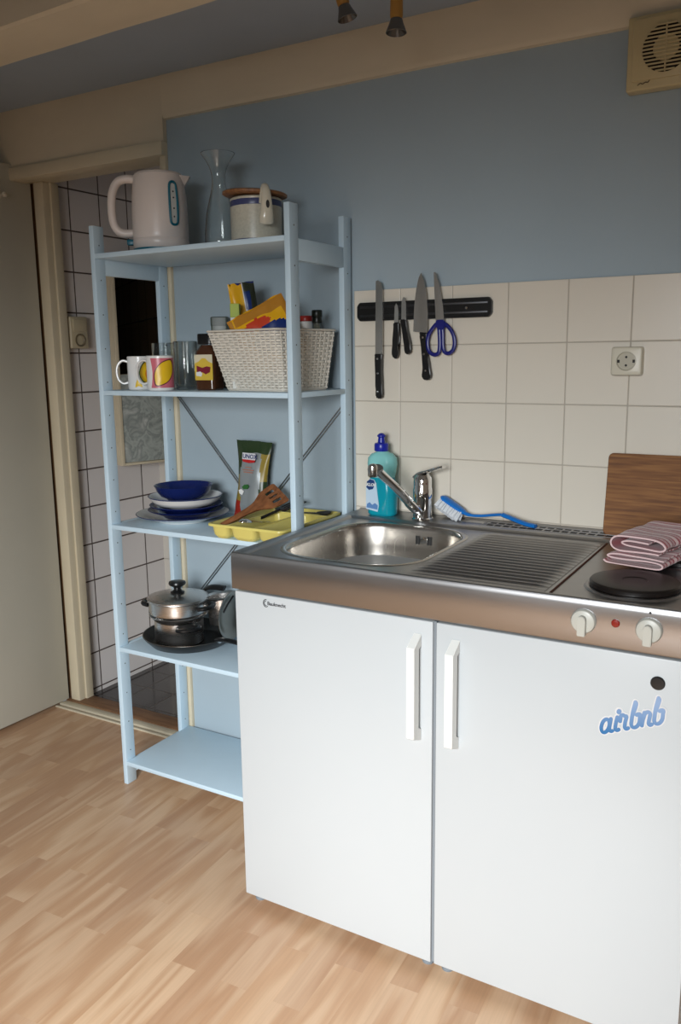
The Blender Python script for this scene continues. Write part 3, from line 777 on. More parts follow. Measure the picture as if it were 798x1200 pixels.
obj('fruit_outline', cyl_patch(mx2, my2, Z2, .0375+.0004, [(p[0]*1.14, .05+(p[1]-.05)*1.1) for p in pear], math.radians(-18)), GREENP, mA)
obj('fruit_print', cyl_patch(mx2, my2, Z2, .0375+.0008, pear, math.radians(-18)), LEMON, mA, label='yellow fruit print')
obj('fruit_shade_print', cyl_patch(mx2, my2, Z2, .0375+.0012, [(p[0]*.5+.1, .046+(p[1]-.05)*.55) for p in pear], math.radians(-18)), ORANGE, mA)
obj('fruit_slice_print', cyl_patch(mx2, my2, Z2, .0375+.0008, [(-.28,.008),(.28,.008),(.22,.022),(.05,.034),(-.10,.030),(-.22,.018)], math.radians(-58)), LEMON, mA)

def tumbler(lab, cx, cy, R, h):
    prof_o = [(0,0),(R*.86,0),(R*.90,.003),(R*.94,h*.5),(R,h-.001),(R-.0008,h)]
    prof_i = [(0,.012),(R*.80,.012),(R*.86,.018),(R*.90,h*.5),(R-.0022,h-.001)]
    return glassware('drinking_glass', lab, 'glass', (cx, cy, Z2), prof_o, prof_i, 'drinking glasses on the second shelf')
tumbler('plain glass tumbler standing behind the white and pink mugs', -.605, -.120, .037, .134)
tumbler('plain glass tumbler between the other tumbler and the coffee jar', -.462, -.190, .0335, .136)
tumbler('glass tumbler farthest back near the wall behind the pink mug', -.515, -.090, .035, .134)

# coffee jar
jx, jy = -.372, -.195
jt = thing('coffee_jar', 'square glass coffee jar with black lid and yellow label beside the white basket', 'jar', (jx, jy, Z2))
Mj = Matrix.Translation((jx, jy, Z2)) @ Matrix.Rotation(math.radians(8), 4, 'Z')
bm = NB(); loft(bm, [[Mj @ p for p in rrect(0,0,hx,hx,r_,z,6)] for hx, r_, z in ((.028,.010,.0),(.031,.012,.004),(.031,.012,.092),(.030,.014,.106),(.024,.018,.118),(.022,.020,.124))], True, True)
obj('jar_body', bm, mat('coffee_filled_glass', rgb(70,42,26), .08, coat=.6), jt, label='brown coffee-filled glass')
bm = NB(); loft(bm, [[Mj @ p for p in rrect(0,0,hx,hx,r_,z,6)] for hx, r_, z in ((.025,.016,.126),(.0265,.015,.128),(.0265,.015,.152),(.025,.015,.155))], True, True)
obj('lid', bm, BLACK, jt)
bm = NB(); box(bm, -.0285, .0285, -.0317, -.0312, .028, .088, 0, 2, 0, Mj)
lb = obj('label', bm, mat('yellow_label_paper', rgb(208,176,64), .4), jt, False, label='yellow paper label')
bm = NB(); prism(bm, [(-.0285,.074),(-.016,.079),(-.005,.088),(.006,.088),(.016,.079),(.0285,.074),(.0285,.098),(-.0285,.098)], -.0004, Mj @ Matrix.Translation((0,-.0317,0)))
obj('label_top', bm, mat('cream_label_paper', rgb(206,198,172), .4), lb, False)
bm = NB(); prism(bm, [(-.022,.046),(-.004,.050),(.006,.044),(.020,.050),(.022,.064),(.010,.066),(-.004,.062),(-.022,.068)], -.0004, Mj @ Matrix.Translation((0,-.0321,0)))
obj('label_picture', bm, mat('crimson_print', rgb(120,28,48), .4), lb, False)
bm = NB(); prism(bm, [(-.024,.040),(-.008,.038),(-.004,.046),(-.010,.052),(-.024,.050)], -.0004, Mj @ Matrix.Translation((0,-.0325,0)))
obj('cup_print', bm, PORC, lb, False)

# wicker basket
bk = thing('wicker_basket', 'white woven wicker basket full of food packets on the second shelf', 'basket', (-.19, -.16, Z2))
WIC = mat('white_painted_wicker', rgb(214,208,196), .6, noise_amt=.06, noise_scale=60)
top = (-.262, .0, .0, .238); bot = (-.228, -.010, .036, .214)
MBK = Matrix.Translation((-.077, -.290, 0)) @ Matrix.Rotation(math.radians(-9), 4, 'Z')
HB = .152
def bask_loop(f, n):
    """n points round the perimeter at height fraction f"""
    x0, x1, y0, y1 = [bot[i]+(top[i]-bot[i])*f for i in range(4)]
    r_ = .012
    pts = rrect((x0+x1)/2, (y0+y1)/2, (x1-x0)/2, (y1-y0)/2, r_, Z2+.003+HB*f, 4)
    pts = [MBK @ p for p in pts]
    pts.append(pts[0]); d = [0]
    for a, b in zip(pts[:-1], pts[1:]): d.append(d[-1]+(b-a).length)
    out = []; j = 0
    for k in range(n):
        s = d[-1]*k/n
        while d[j+1] < s: j += 1
        u_ = (s-d[j])/max(1e-9, d[j+1]-d[j]); out.append((pts[j].lerp(pts[j+1], u_), (pts[j+1]-pts[j]).normalized()))
    return out
NS = 56                                             # stakes
bm = NB()
NR = 22
for r_ in range(NR):
    f = (r_+.5)/NR
    lp = bask_loop(f, NS*2)
    pts = []
    for k, (p, tg) in enumerate(lp):
        o_ = Vector((tg.y, -tg.x, 0))
        sgn = (1 if (k//2+r_) % 2 == 0 else -1) if k % 2 == 0 else 0
        pts.append(p+o_*.0030*sgn)
    loops = []
    m = len(pts)
    for k in range(m):
        tg = lp[k][1]; o_ = Vector((tg.y, -tg.x, 0)); c = pts[k]
        loops.append([c+o_*.0014+Vector((0,0,0)), c+Vector((0,0,.0030)), c-o_*.0014, c-Vector((0,0,.0030))])
    loops.append(loops[0])
    loft(bm, loops, False, False)
bb = obj('woven_strands', bm, WIC, bk, True, 70); bb['kind'] = 'stuff'
bm = NB()
la, lb_, lc = bask_loop(0, NS), bask_loop(.5, NS), bask_loop(1, NS)
for k in range(NS): tube(bm, [la[k][0], lb_[k][0], lc[k][0]], .0018, 5)
obj('upright_stakes', bm, WIC, bk)['kind'] = 'stuff'
bm = NB()
pts = [p+Vector((0,0,.004)) for p, _ in bask_loop(1, 120)]; pts += [pts[0], pts[1]]
tube(bm, pts, .0044, 8, cap=False, flat=(.7, 1.1))
obj('rim', bm, WIC, bk)
bm = NB(); loft(bm, [[p-Vector((0,0,.0028)) for p, _ in bask_loop(0, 60)], [p+Vector((0,0,.001)) for p, _ in bask_loop(0, 60)]]); obj('base', bm, WIC, bk)
bm = NB()
pts = [p+Vector((0,0,.0015)) for p, _ in bask_loop(.01, 120)]; pts += [pts[0], pts[1]]
tube(bm, pts, .0032, 6, cap=False); obj('foot_braid', bm, WIC, bk)
# things in the basket, all standing on its base
ZB = Z2+.005
t = thing('spice_tin', 'dark grey-green tin standing on the shelf behind the left end of the white basket', 'tin', (-.442, -.052, Z2))
Mc = Matrix.Translation((-.442, -.052, Z2)) @ Matrix.Rotation(math.radians(30), 4, 'Z')
bm = NB(); loft(bm, [[Mc @ p for p in rrect(0, 0, .025, .020, .006, z_, 4)] for z_ in (0, .182)]); obj('body', bm, mat('grey_green_tin', rgb(88,96,86), .35), t)
bm = NB(); loft(bm, [[Mc @ p for p in rrect(0, 0, .026-i_, .021-i_, .007, z_, 4)] for i_, z_ in ((0, .1825), (0, .205), (.002, .2075))]); obj('lid', bm, mat('grey_lid', rgb(80,88,82), .4), t)
t = thing('tea_carton', 'small white carton with lime green top and dark print in the basket', 'carton', (-.262, -.212, ZB))
Mc = Matrix.Translation((-.262, -.212, ZB)) @ Matrix.Rotation(math.radians(30), 4, 'Z')
bm = NB(); box(bm, -.012, .012, -.016, .016, 0.0, .190, .001, 1, 0, Mc); obj('carton_body', bm, mat('white_card', rgb(206,206,200), .5), t)
bm = NB(); box(bm, -.0123, .0123, -.0163, .0163, .190, .226, .001, 1, 0, Mc); obj('carton_top', bm, mat('lime_card', rgb(150,168,42), .5), t, label='lime green top')
bm = NB(); box(bm, -.005, .005, -.0170, -.0160, .160, .183, .0003, 1, 0, Mc); obj('print_panel', bm, mat('teal_black_print', rgb(24,48,56), .5), t, label='dark print')
def pillow(bm, M, w, h, d, nx=14, nz=18, crinkle=.004, seed=0, mfun=None, pinch=1, tw=1):
    """a filled bag: two bulging sheets joined at the seam; local x width, z height, y depth"""
    grids = []
    for s in (-1, 1):
        g = []
        for j in range(nz+1):
            row = []
            for i in range(nx+1):
                u_, v_ = i/nx*2-1, j/nz
                b = max(0, 1-abs(u_)**3)**.6 * max(0, (min(1, v_*6)*1.0 if pinch else 1)) * max(0, 1-v_**3)**.8
                ww = w/2*(1-(1-tw)*math.sin(PI*v_)*1.0)
                p = Vector((u_*ww, s*(d/2*b), v_*h))
                nv = noise.noise_vector(Vector((u_*2.3+seed, v_*4+seed, s*3)))
                edge = min(1, (1-abs(u_))*5, v_*8+.15)
                p += nv*crinkle*edge
                row.append(M @ p)
            g.append(row)
        grids.append(g)
    for s, g in enumerate(grids):
        rows = [[bm.verts.new(p) for p in r] for r in g]
        for j in range(nz):
            for i in range(nx):
                q = (rows[j][i], rows[j][i+1], rows[j+1][i+1], rows[j+1][i])
                f = bm.faces.new(q if s == 0 else tuple(reversed(q)))
                if mfun: f.material_index = mfun((i+.5)/nx*2-1, (j+.5)/nz, s)
    bmesh.ops.remove_doubles(bm, verts=bm.verts[:], dist=.0006)
YPK = mat('glossy_yellow_foil', rgb(222,166,26), .22); BPK = mat('glossy_blue_foil', rgb(22,44,104), .25); WPK = mat('white_foil_print', rgb(206,206,210), .3)
DGP = mat('dark_green_foil', rgb(40,44,30), .3); RPK = mat('red_orange_print', rgb(190,62,34), .3); OPK = mat('amber_pasta_window', rgb(176,120,40), .2)
t = thing('food_packet', 'upright yellow and blue foil packet leaning in the white basket', 'packet', (-.20, -.165, ZB))
M0 = Matrix.Translation((-.250, -.135, ZB+.001)) @ Matrix.Rotation(math.radians(41), 4, 'Z') @ Matrix.Rotation(math.radians(-8), 4, 'Y')
def pk1(u_, v_, s):
    if s: return 1
    e_ = u_ + .25*(v_-.75)
    if e_ < .02: return 0
    if e_ < .12: return 2
    return 3 if (u_ > .55 or v_ > .93) else 1
bm = NB(); pillow(bm, M0, .072, .287, .034, 26, 24, .0035, 3, pk1)
obj('foil_bag', bm, [YPK, BPK, WPK, DGP], t)
t = thing('pasta_bag', 'crumpled yellow pasta bag with red oval print and blue lower part, lying in basket', 'bag', (-.165, -.19, ZB))
M0 = Matrix.Translation((-.132, -.180, ZB+.066)) @ Matrix.Rotation(math.radians(30), 4, 'Z') @ Matrix.Rotation(math.radians(-27), 4, 'Y')
def pk2(u_, v_, s):
    if s: return 0
    if ((u_-.20)/.72)**2+((v_-.42)/.25)**2 < 1: return 1
    if ((u_+.10)/.50)**2+((v_-.735)/.085)**2 < 1: return 2
    if v_ > .84 and abs(u_) < .8: return 3
    if u_ > .82 or u_ < -.85: return 3
    return 0
bm = NB(); pillow(bm, M0, .165, .165, .050, 40, 36, .006, 8, pk2)
obj('foil_bag', bm, [YPK, BPK, RPK, OPK], t)
t = thing('spice_jar', 'small white jar with red lid in the basket behind the right front post', 'jar', (-.112, -.095, ZB))
bm = NB(); lathe(bm, [(0,0),(.0165,0),(.018,.003),(.018,.172),(.016,.178),(0,.178)], (-.112,-.095,ZB), 24); obj('body', bm, PORC, t)
bm = NB(); lathe(bm, [(.0,.1785),(.0175,.1785),(.018,.181),(.018,.190),(.016,.193),(0,.193)], (-.112,-.095,ZB), 24); obj('lid', bm, mat('red_cap', rgb(150,40,36), .35), t)
t = thing('oil_bottle', 'small glass bottle with black cap at the right end of the basket', 'bottle', (-.070, -.125, ZB))
bm = NB(); lathe(bm, [(0,0),(.011,0),(.012,.004),(.015,.06),(.015,.135),(.012,.155),(.0085,.165),(.0085,.172),(0,.172)], (-.073,-.100,ZB), 24); obj('body', bm, mat('pale_bottle_glass', rgb(130,134,122), .1, trans=.5), t)
bm = NB(); lathe(bm, [(0,.1725),(.0125,.1725),(.0135,.176),(.0125,.186),(.0145,.189),(.0145,.204),(.013,.207),(0,.207)], (-.073,-.100,ZB), 24); obj('cap', bm, mat('green_black_cap', rgb(18,26,22), .35), t, label='black cap')

# ------------------------------------------------------------------ third shelf
def dish(name, lab, cat, cx, cy, z, R, h, foot, mats, deep=False, thick=.003, group=None):
    """plate / bowl profile; returns the top-level mesh"""
    if deep:
        o_ = [(0,.001),(foot-.004,.001),(foot-.002,0),(foot,.001),(foot+.004,.006),(R*.78,h*.30),(R*.91,h*.62),(R*.97,h*.9),(R,h-.001),(R-.001,h)]
        i_ = [(0,.006),(foot,.007),(R*.75,h*.34),(R*.88,h*.64),(R*.94,h*.9),(R-.003,h-.0005)]
    else:
        o_ = [(0,.001),(foot-.004,.001),(foot-.002,0),(foot,.001),(foot+.002,.004),(R*.72,h*.45),(R*.80,h*.62),(R-.002,h-.003),(R,h-.001),(R-.001,h)]
        i_ = [(0,.006),(foot,.006),(R*.70,h*.45+.004),(R*.78,h*.62+.003),(R-.003,h)]
    bm = NB(); lathe(bm, o_+list(reversed(i_)), (cx,cy,z), 56)
    if len(mats) > 1:
        for f in bm.faces:
            c = f.calc_center_median(); 
            rr = math.hypot(c.x-cx, c.y-cy)
            if rr > R*.972 and c.z > z+h*.85: f.material_index = 1
    return tag(obj(name, bm, mats, None, True, 50, loc=(cx, cy, z)), lab, cat, group)
RIMB = mat('blue_rim_line', rgb(60,70,110), .2)
pc = (-.532, -.152)
dish('dinner_plate', 'large white dinner plate with thin blue rim at the bottom of the stack', 'plate', pc[0], pc[1], Z3, .141, .026, .075, [PORC, RIMB])
dish('dinner_plate', 'lower of two cobalt blue plates in the stack', 'plate', pc[0]+.008, pc[1]+.004, Z3+.0125, .114, .026, .065, [NAVY])
dish('dinner_plate', 'upper of two cobalt blue plates in the stack', 'plate', pc[0]+.014, pc[1]+.0, Z3+.0235, .110, .030, .062, [NAVY])
dish('soup_plate', 'deep white soup plate with thin blue rim between blue plates and blue bowl', 'plate', pc[0]+.012, pc[1], Z3+.042, .112, .038, .052, [PORC, RIMB], True)
dish('bowl', 'cobalt blue bowl on top of the plate stack', 'bowl', pc[0]+.008, pc[1]-.002, Z3+.0645, .088, .046, .048, [NAVY], True)

# cutlery tray
ct = thing('cutlery_tray', 'pale yellow plastic cutlery tray at the right end of the third shelf', 'tray', (-.16, -.17, Z3))
tx0, tx1, ty0, ty1, th = -.297, -.047, -.332, -.018, .043
bm = NB()
def cell(x0, x1, y0, y1):
    cx_, cy_, hx_, hy_ = (x0+x1)/2, (y0+y1)/2, (x1-x0)/2, (y1-y0)/2
    L = [rrect(cx_, cy_, hx_-i_, hy_-i_, r_, Z3+z_, 4) for i_, r_, z_ in ((.0,.012,th),(.003,.014,th-.004),(.006,.016,.012),(.011,.016,.005),(.016,.014,.0022))]
    loft(bm, L, False, True)
    L = [rrect(cx_, cy_, hx_-i_, hy_-i_, r_, Z3+z_, 4) for i_, r_, z_ in ((.001,.012,th-.0015),(.0045,.014,th-.004),(.0075,.016,.012),(.012,.016,.003),(.017,.014,.0002))]
    return L
cells = [(tx0+.006, tx0+.068, ty0+.006, ty1-.006), (tx0+.070, tx0+.158, ty0+.006, ty1-.078), (tx0+.160, tx1-.006, ty0+.006, ty1-.078), (tx0+.070, tx1-.006, ty1-.076, ty1-.006)]
shells = []
for c_ in cells: shells.append(cell(*c_))
for L_ in shells: loft(bm, L_, False, True)
# flange
fl = [rrect((tx0+tx1)/2, (ty0+ty1)/2, (tx1-tx0)/2-i_, (ty1-ty0)/2-i_, .018, Z3+z_, 4) for i_, z_ in ((.006,th+.0004),(.001,th+.0004),(0,th-.001),(0,th-.006),(.0015,th-.006),(.0015,th-.0015),(.0065,th-.0015))]
loft(bm, fl, False, False)
for a, b in ((tx0+.066, tx0+.072), (tx0+.156, tx0+.162)):
    box(bm, a, b, ty0+.008, (ty1-.008 if a < tx0+.1 else ty1-.077), Z3+th-.0015, Z3+th+.0004, 0)
box(bm, tx0+.068, tx1-.008, ty1-.080, ty1-.074, Z3+th-.0015, Z3+th+.0004, 0)
obj('moulded_tray', bm, YELTRAY, ct, True, 50, recalc=False)
# wooden slotted spatula lying in the tray
Ms = Matrix.Translation((-.2660, -.300, Z3+.034)) @ Matrix.Rotation(math.radians(-9), 4, 'Z') @ Matrix.Rotation(math.radians(14), 4, 'X') @ Matrix.Rotation(math.radians(42), 4, 'Y')
bm = NB()
hw = [(0,.007),(.05,.0075),(.10,.009),(.135,.0125),(.155,.021),(.175,.030),(.20,.034),(.235,.036),(.243,.033)]
NXs = 15; G = []
sx = [ -1 + 2*i/NXs for i in range(NXs+1)]
ysamp = [0,.05,.10,.125,.145,.160,.170,.178,.190,.203,.215,.228,.236,.243]
def width(y):
    for (a, wa), (b, wb) in zip(hw[:-1], hw[1:]):
        if a <= y <= b: return wa+(wb-wa)*(y-a)/(b-a)
    return hw[-1][1]
for sgn in (0, 1):
    G.append([[bm.verts.new(Ms @ Vector((s*width(y), y, (.0028 if y > .14 else .0055)*(1 if sgn else -1)*(1-.25*abs(s)**4)+ (.004*((y-.14)/.1) if y > .14 else 0)))) for s in sx] for y in ysamp])
def slot(i, j): return 8 <= j <= 10 and i in (3, 4, 7, 10, 11) and j in (8, 9, 10) 
for sgn in (0, 1):
    for j in range(len(ysamp)-1):
        for i in range(NXs):
            if slot(i, j): continue
            q = (G[sgn][j][i], G[sgn][j][i+1], G[sgn][j+1][i+1], G[sgn][j+1][i])
            bm.faces.new(q if sgn else tuple(reversed(q)))
for e_ in [e_ for e_ in bm.edges if e_.is_boundary]:
    pass
nj = len(ysamp)
def pair(j, i, j2, i2):
    try: bm.faces.new((G[0][j][i], G[0][j2][i2], G[1][j2][i2], G[1][j][i]))
    except ValueError: pass
for j in range(nj-1): pair(j, 0, j+1, 0); pair(j, NXs, j+1, NXs)
for i in range(NXs): pair(0, i, 0, i+1); pair(nj-1, i, nj-1, i+1)
for j in range(nj-1):
    for i in range(NXs):
        if slot(i, j):
            if not slot(i-1, j): pair(j, i, j+1, i)
            if not slot(i+1, j): pair(j, i+1, j+1, i+1)
            if not slot(i, j-1): pair(j, i, j, i+1)
            if not slot(i, j+1): pair(j+1, i, j+1, i+1)
sp1 = tag(obj('wooden_spatula', bm, WOODS, None, True, 40, loc=(-.2685, -.285, Z3+.036)), 'brown wooden slotted spatula propped in the yellow cutlery tray', 'spatula')
# black slotted spatula behind it
Ms = Matrix.Translation((-.252, -.25, Z3+.018)) @ Matrix.Rotation(math.radians(-20), 4, 'Z') @ Matrix.Rotation(math.radians(13), 4, 'X')
bm = NB()
tube(bm, [Ms @ Vector(p) for p in ((0,0,0),(0,.08,0),(0,.15,.001))], [.005,.0045,.004], 10)
for s in (-1.5, -.5, .5, 1.5): box(bm, s*.014-.0045, s*.014+.0045, .165, .222, -.0012, .0012, .0008, 1, 0, Ms)
box(bm, -.026, .026, .148, .167, -.0014, .0014, .001, 1, 0, Ms); box(bm, -.026, .026, .220, .230, -.0014, .0014, .001, 1, 0, Ms)
tag(obj('slotted_turner', bm, BLACK, None, True, 40, loc=(-.252, -.25, Z3+.018)), 'black slotted turner lying behind the wooden spatula', 'spatula')
def spoon(name, lab, M, L_, head, m, cat='spoon'):
    bm = NB()
    tube(bm, [M @ Vector(p) for p in ((0,0,.002),(0,L_*.5,.004),(0,L_,.001))], [.0042,.003,.0025], 8, flat=(.5,1.3))
    rows = []
    nA_ = 24
    for r_, z_ in ((0,-.008),(.4,-.007),(.75,-.004),(1,.0015),(1,.0028),(.75,-.0025),(.4,-.0055),(0,-.0065)):
        rows.append((r_, z_))
    lathe(bm, [(max(r_*head, 0), z_) for r_, z_ in rows], seg=nA_, M=M @ Matrix.Translation((0, -head*1.05, .004)) @ Matrix.Diagonal((.78,1.15,1,1)))
    return tag(obj(name, bm, m, None, True, 60, loc=tuple(M.translation)), lab, cat)
spoon('serving_spoon', 'steel spoon with its bowl at the front of the yellow tray', Matrix.Translation((-.199, -.262, Z3+.048)) @ Matrix.Rotation(math.radians(6), 4, 'Z') @ Matrix.Rotation(math.radians(-12), 4, 'X') @ Matrix.Rotation(math.radians(180), 4, 'Y'), .13, .022, CHROME)
spoon('cooking_spoon', 'dark grey spoon lying across the back compartment of the tray', Matrix.Translation((-.108, -.055, Z3+.038)) @ Matrix.Rotation(math.radians(80), 4, 'Z') @ Matrix.Rotation(math.radians(-6), 4, 'X'), .10, .022, mat('dark_nylon', rgb(56,58,60), .4))

# stand-up pouch
po = thing('food_pouch', 'green and silver stand-up food pouch leaning on the wall behind the cutlery tray', 'pouch', (-.335, -.05, Z3))
FG = mat('dark_green_pouch_foil', rgb(44,60,36), .25); FS = mat('silver_grey_pouch_foil', rgb(150,156,158), .32, .35); FR = mat('red_pouch_print', rgb(150,42,30), .3); FO = mat('gold_pouch_print', rgb(140,120,50), .3)
Mp = Matrix.Translation((-.350, -.052, Z3+.002)) @ Matrix.Rotation(math.radians(2), 4, 'Y') @ Matrix.Rotation(math.radians(-4), 4, 'X')
def pf(u_, v_, s):
    if s == 1: return 0
    if v_ > .86: return 0
    wob = .10*math.sin(v_*9)
    if u_ < -.62+wob: return 0 if v_ > .55 else (2 if v_ < .24 else 3)
    if u_ > .62-wob*.6: return 3 if v_ > .5 else 0
    return 1
bm = NB(); pillow(bm, Mp, .132, .236, .042, 26, 34, .0035, 21, pf, tw=.80)
for v in bm.verts:
    if v.co.y > -.010: v.co.y = -.010
obj('pouch_body', bm, [FG, FS, FR, FO], po, True, 60)
Mt = Mp @ Matrix.Translation((-.021, -.022, .185))
bm = NB(); box(bm, -.005, .043, -.0010, .0, -.004, .016, .001, 1, 0, Mt); lbp = obj('brand_panel', bm, WPK, po, label='white brand panel')
bm = NB(); prism(bm, [(-.005,-.004),(.043,-.004),(.040,-.011),(.019,-.014),(-.002,-.011)], -.001, Mt); obj('red_banner', bm, mat('bright_red_print', rgb(178,34,34), .35), po)
bm = text_bm('UNOX', .0175, .0006, Mt @ Matrix.Translation((-.003, -.0014, 0)) @ FRONT, offset=.0004); obj('brand_name', bm, mat('navy_print', rgb(28,40,96), .4), po, False)
bm = NB()
for k, (w_, z_) in enumerate(((.022,-.028),(.040,-.036),(.034,-.043))): box(bm, .019-w_/2, .019+w_/2, -.0015, -.0005, z_, z_+.0022, 0, 1, 0, Mt)
obj('caption_lines', bm, mat('orange_red_print', rgb(178,110,84), .4), po, False)
bm = NB(); prism(bm, [(.0,-.088),(.008,-.080),(.020,-.078),(.026,-.084),(.020,-.092),(.006,-.094)], -.002, Mt @ Matrix.Translation((0, -.002, 0))); obj('leaf_print', bm, GREENP, po, False)
bm = NB(); prism(bm, [(-.012,-.098),(-.002,-.094),(.008,-.1),(.002,-.112),(-.008,-.108)], -.002, Mt @ Matrix.Translation((0, -.002, 0))); obj('garlic_print', bm, PORC, po, False)

# ------------------------------------------------------------------ fourth shelf: pans
fc = (-.520, -.165)
fp = thing('frying_pan', 'black frying pan beneath the stacked pots on the fourth shelf', 'pan', (fc[0], fc[1], Z4))
bm = NB(); lathe(bm, [(0,0),(.104,0),(.116,.004),(.137,.026),(.141,.032),(.1405,.0335),(.138,.032),(.114,.008),(.104,.005),(0,.005)], (fc[0],fc[1],Z4), 56); obj('pan_body', bm, BLACKR, fp)
bm = NB(); rg = [(fc[0]+.1398*math.cos(2*PI*i/56), fc[1]+.1398*math.sin(2*PI*i/56), Z4+.0332) for i in range(58)]; tube(bm, rg, .0013, 6, cap=False); obj('rim_edge', bm, mat('worn_rim', rgb(120,116,110), .3, 1), fp, label='worn bare metal rim')
hdv = Vector((math.cos(math.radians(-12)), math.sin(math.radians(-12)), 0))
pts = [Vector((fc[0],fc[1],Z4+.037))+hdv*r+Vector((0,0,z)) for r, z in ((.136,0),(.165,.006),(.20,.010),(.27,.014),(.32,.016))]
bm = NB(); tube(bm, smooth_path(pts, 4), .0095, 10, flat=(.6, 1.3)); obj('handle', bm, BLACK, fp)
bm = NB(); lathe(bm, [(.0,0),(.0072,0),(.0072,.012),(.0,.012)], seg=16, M=Matrix.Translation(Vector((fc[0],fc[1],Z4+.036))+hdv*.138) @ Matrix.Rotation(math.radians(-12), 4, 'Z') @ Matrix.Rotation(PI/2, 4, 'Y')); obj('handle_ferrule', bm, CHROME, fp)

def pot_handle(bm, c, ang, R, z, m=None):
    d_ = Vector((math.cos(ang), math.sin(ang), 0)); s_ = Vector((-d_.y, d_.x, 0)); c = Vector(c)
    pts = [c+d_*(R-.002)+s_*.034+Vector((0,0,z)), c+d_*(R+.016)+s_*.030+Vector((0,0,z+.002)), c+d_*(R+.026)+s_*.012+Vector((0,0,z+.002)), c+d_*(R+.026)-s_*.012+Vector((0,0,z+.002)), c+d_*(R+.016)-s_*.030+Vector((0,0,z+.002)), c+d_*(R-.002)-s_*.034+Vector((0,0,z))]
    tube(bm, smooth_path(pts, 5), .0068, 10, flat=(1.0, 1.0))
ZP = Z4+.0055
pc2 = (-.545, -.180)
p1 = thing('cooking_pot', 'stainless steel cooking pot with black handles standing in the frying pan', 'pot', (pc2[0], pc2[1], ZP))
bm = NB(); lathe(bm, [(0,0),(.070,0),(.074,.003),(.075,.070),(.0765,.076),(.088,.088),(.090,.0895),(.0885,.091),(.0755,.079),(.073,.072),(.072,.006),(0,.004)], (pc2[0],pc2[1],ZP), 56); obj('pot_body', bm, STEELP, p1)
bm = NB(); pot_handle(bm, (pc2[0],pc2[1],ZP), math.radians(-28), .0755, .058); obj('handle', bm, BLACK, p1)
bm = NB(); pot_handle(bm, (pc2[0],pc2[1],ZP), math.radians(152), .0755, .058); obj('handle', bm, BLACK, p1)
ZQ = ZP+.0925
p2 = thing('saucepan', 'stainless steel lidded pan with black knob, topmost of the pot stack', 'pot', (pc2[0], pc2[1], ZQ))
bm = NB(); lathe(bm, [(0,0),(.080,0),(.0865,.004),(.0885,.012),(.0885,.040),(.0920,.0435),(.0915,.045),(.087,.043),(.086,.012),(.08,.004),(0,.003)], (pc2[0],pc2[1],ZQ), 56); obj('pot_body', bm, STEELP, p2)
bm = NB(); pot_handle(bm, (pc2[0],pc2[1],ZQ), math.radians(-168), .088, .024); obj('handle', bm, BLACK, p2)
bm = NB(); pot_handle(bm, (pc2[0],pc2[1],ZQ), math.radians(12), .088, .024); obj('handle', bm, BLACK, p2)
bm = NB(); lathe(bm, [(.0,.0455),(.0925,.0455),(.0940,.047),(.0940,.0495),(.0915,.0505),(.075,.0545),(.045,.0590),(.02,.0605),(0,.061)], (pc2[0],pc2[1],ZQ), 56)
ld = obj('lid', bm, STEELP, p2)
bm = NB(); lathe(bm, [(0,.0605),(.021,.0605),(.022,.064),(.015,.067),(.0105,.073),(.0115,.079),(.024,.086),(.0265,.091),(.025,.096),(.015,.0985),(0,.099)], (pc2[0],pc2[1],ZQ), 32); obj('knob', bm, BLACK, ld)
# second pot behind, on the shelf in the pan's lee
pc3 = (-.462, -.062)
p3 = thing('saucepan', 'open stainless saucepan resting on the frying pan edge behind the lidded pan', 'pot', (pc3[0], pc3[1], ZP))
c3 = Vector((pc3[0], pc3[1], ZP+.048))
M3 = Matrix.Translation(c3) @ Matrix.Rotation(math.radians(-5), 4, 'Y')
bm = NB(); lathe(bm, [(0,-.013),(.040,-.013),(.046,-.009),(.050,.072),(.056,.078),(.0545,.079),(.048,.073),(.044,-.007),(0,-.009)], seg=48, M=M3)
obj('pot_body', bm, STEELP, p3)
bm = NB()
tube(bm, smooth_path([M3 @ Vector(p) for p in ((-.050,.0,.068),(-.072,-.002,.088),(-.035,-.006,.104),(.02,-.006,.102))], 4), .0085, 10, flat=(.6,1.3))
obj('handle', bm, BLACK, p3)
# dark slice leaning at the right
Mu = Matrix.Translation((-.378, -.165, Z4+.048)) @ Matrix.Rotation(math.radians(16), 4, 'Y') @ Matrix.Rotation(math.radians(-14), 4, 'X')
sv = thing('colander', 'dark steel colander standing on edge beside the pots, next to the cabinet', 'colander', (-.392, -.165, Z4+.048))
bm = NB()
lathe(bm, [(0,-.022),(.03,-.020),(.055,-.012),(.068,.0),(.074,.002),(.074,.0035),(.066,.002),(.053,-.010),(.03,-.0175),(0,-.0195)], seg=40, M=Mu @ Matrix.Translation((0,0,.062)) @ Matrix.Rotation(math.radians(74), 4, 'Y'))
obj('bowl', bm, mat('dull_dark_steel', rgb(150,146,138), .3, 1), sv)
bm = NB(); tube(bm, [Mu @ Vector(p) for p in ((.0,-.03,.125),(.006,-.055,.10),(.006,-.062,.075))], .003, 8); obj('handle', bm, BLACK, sv)

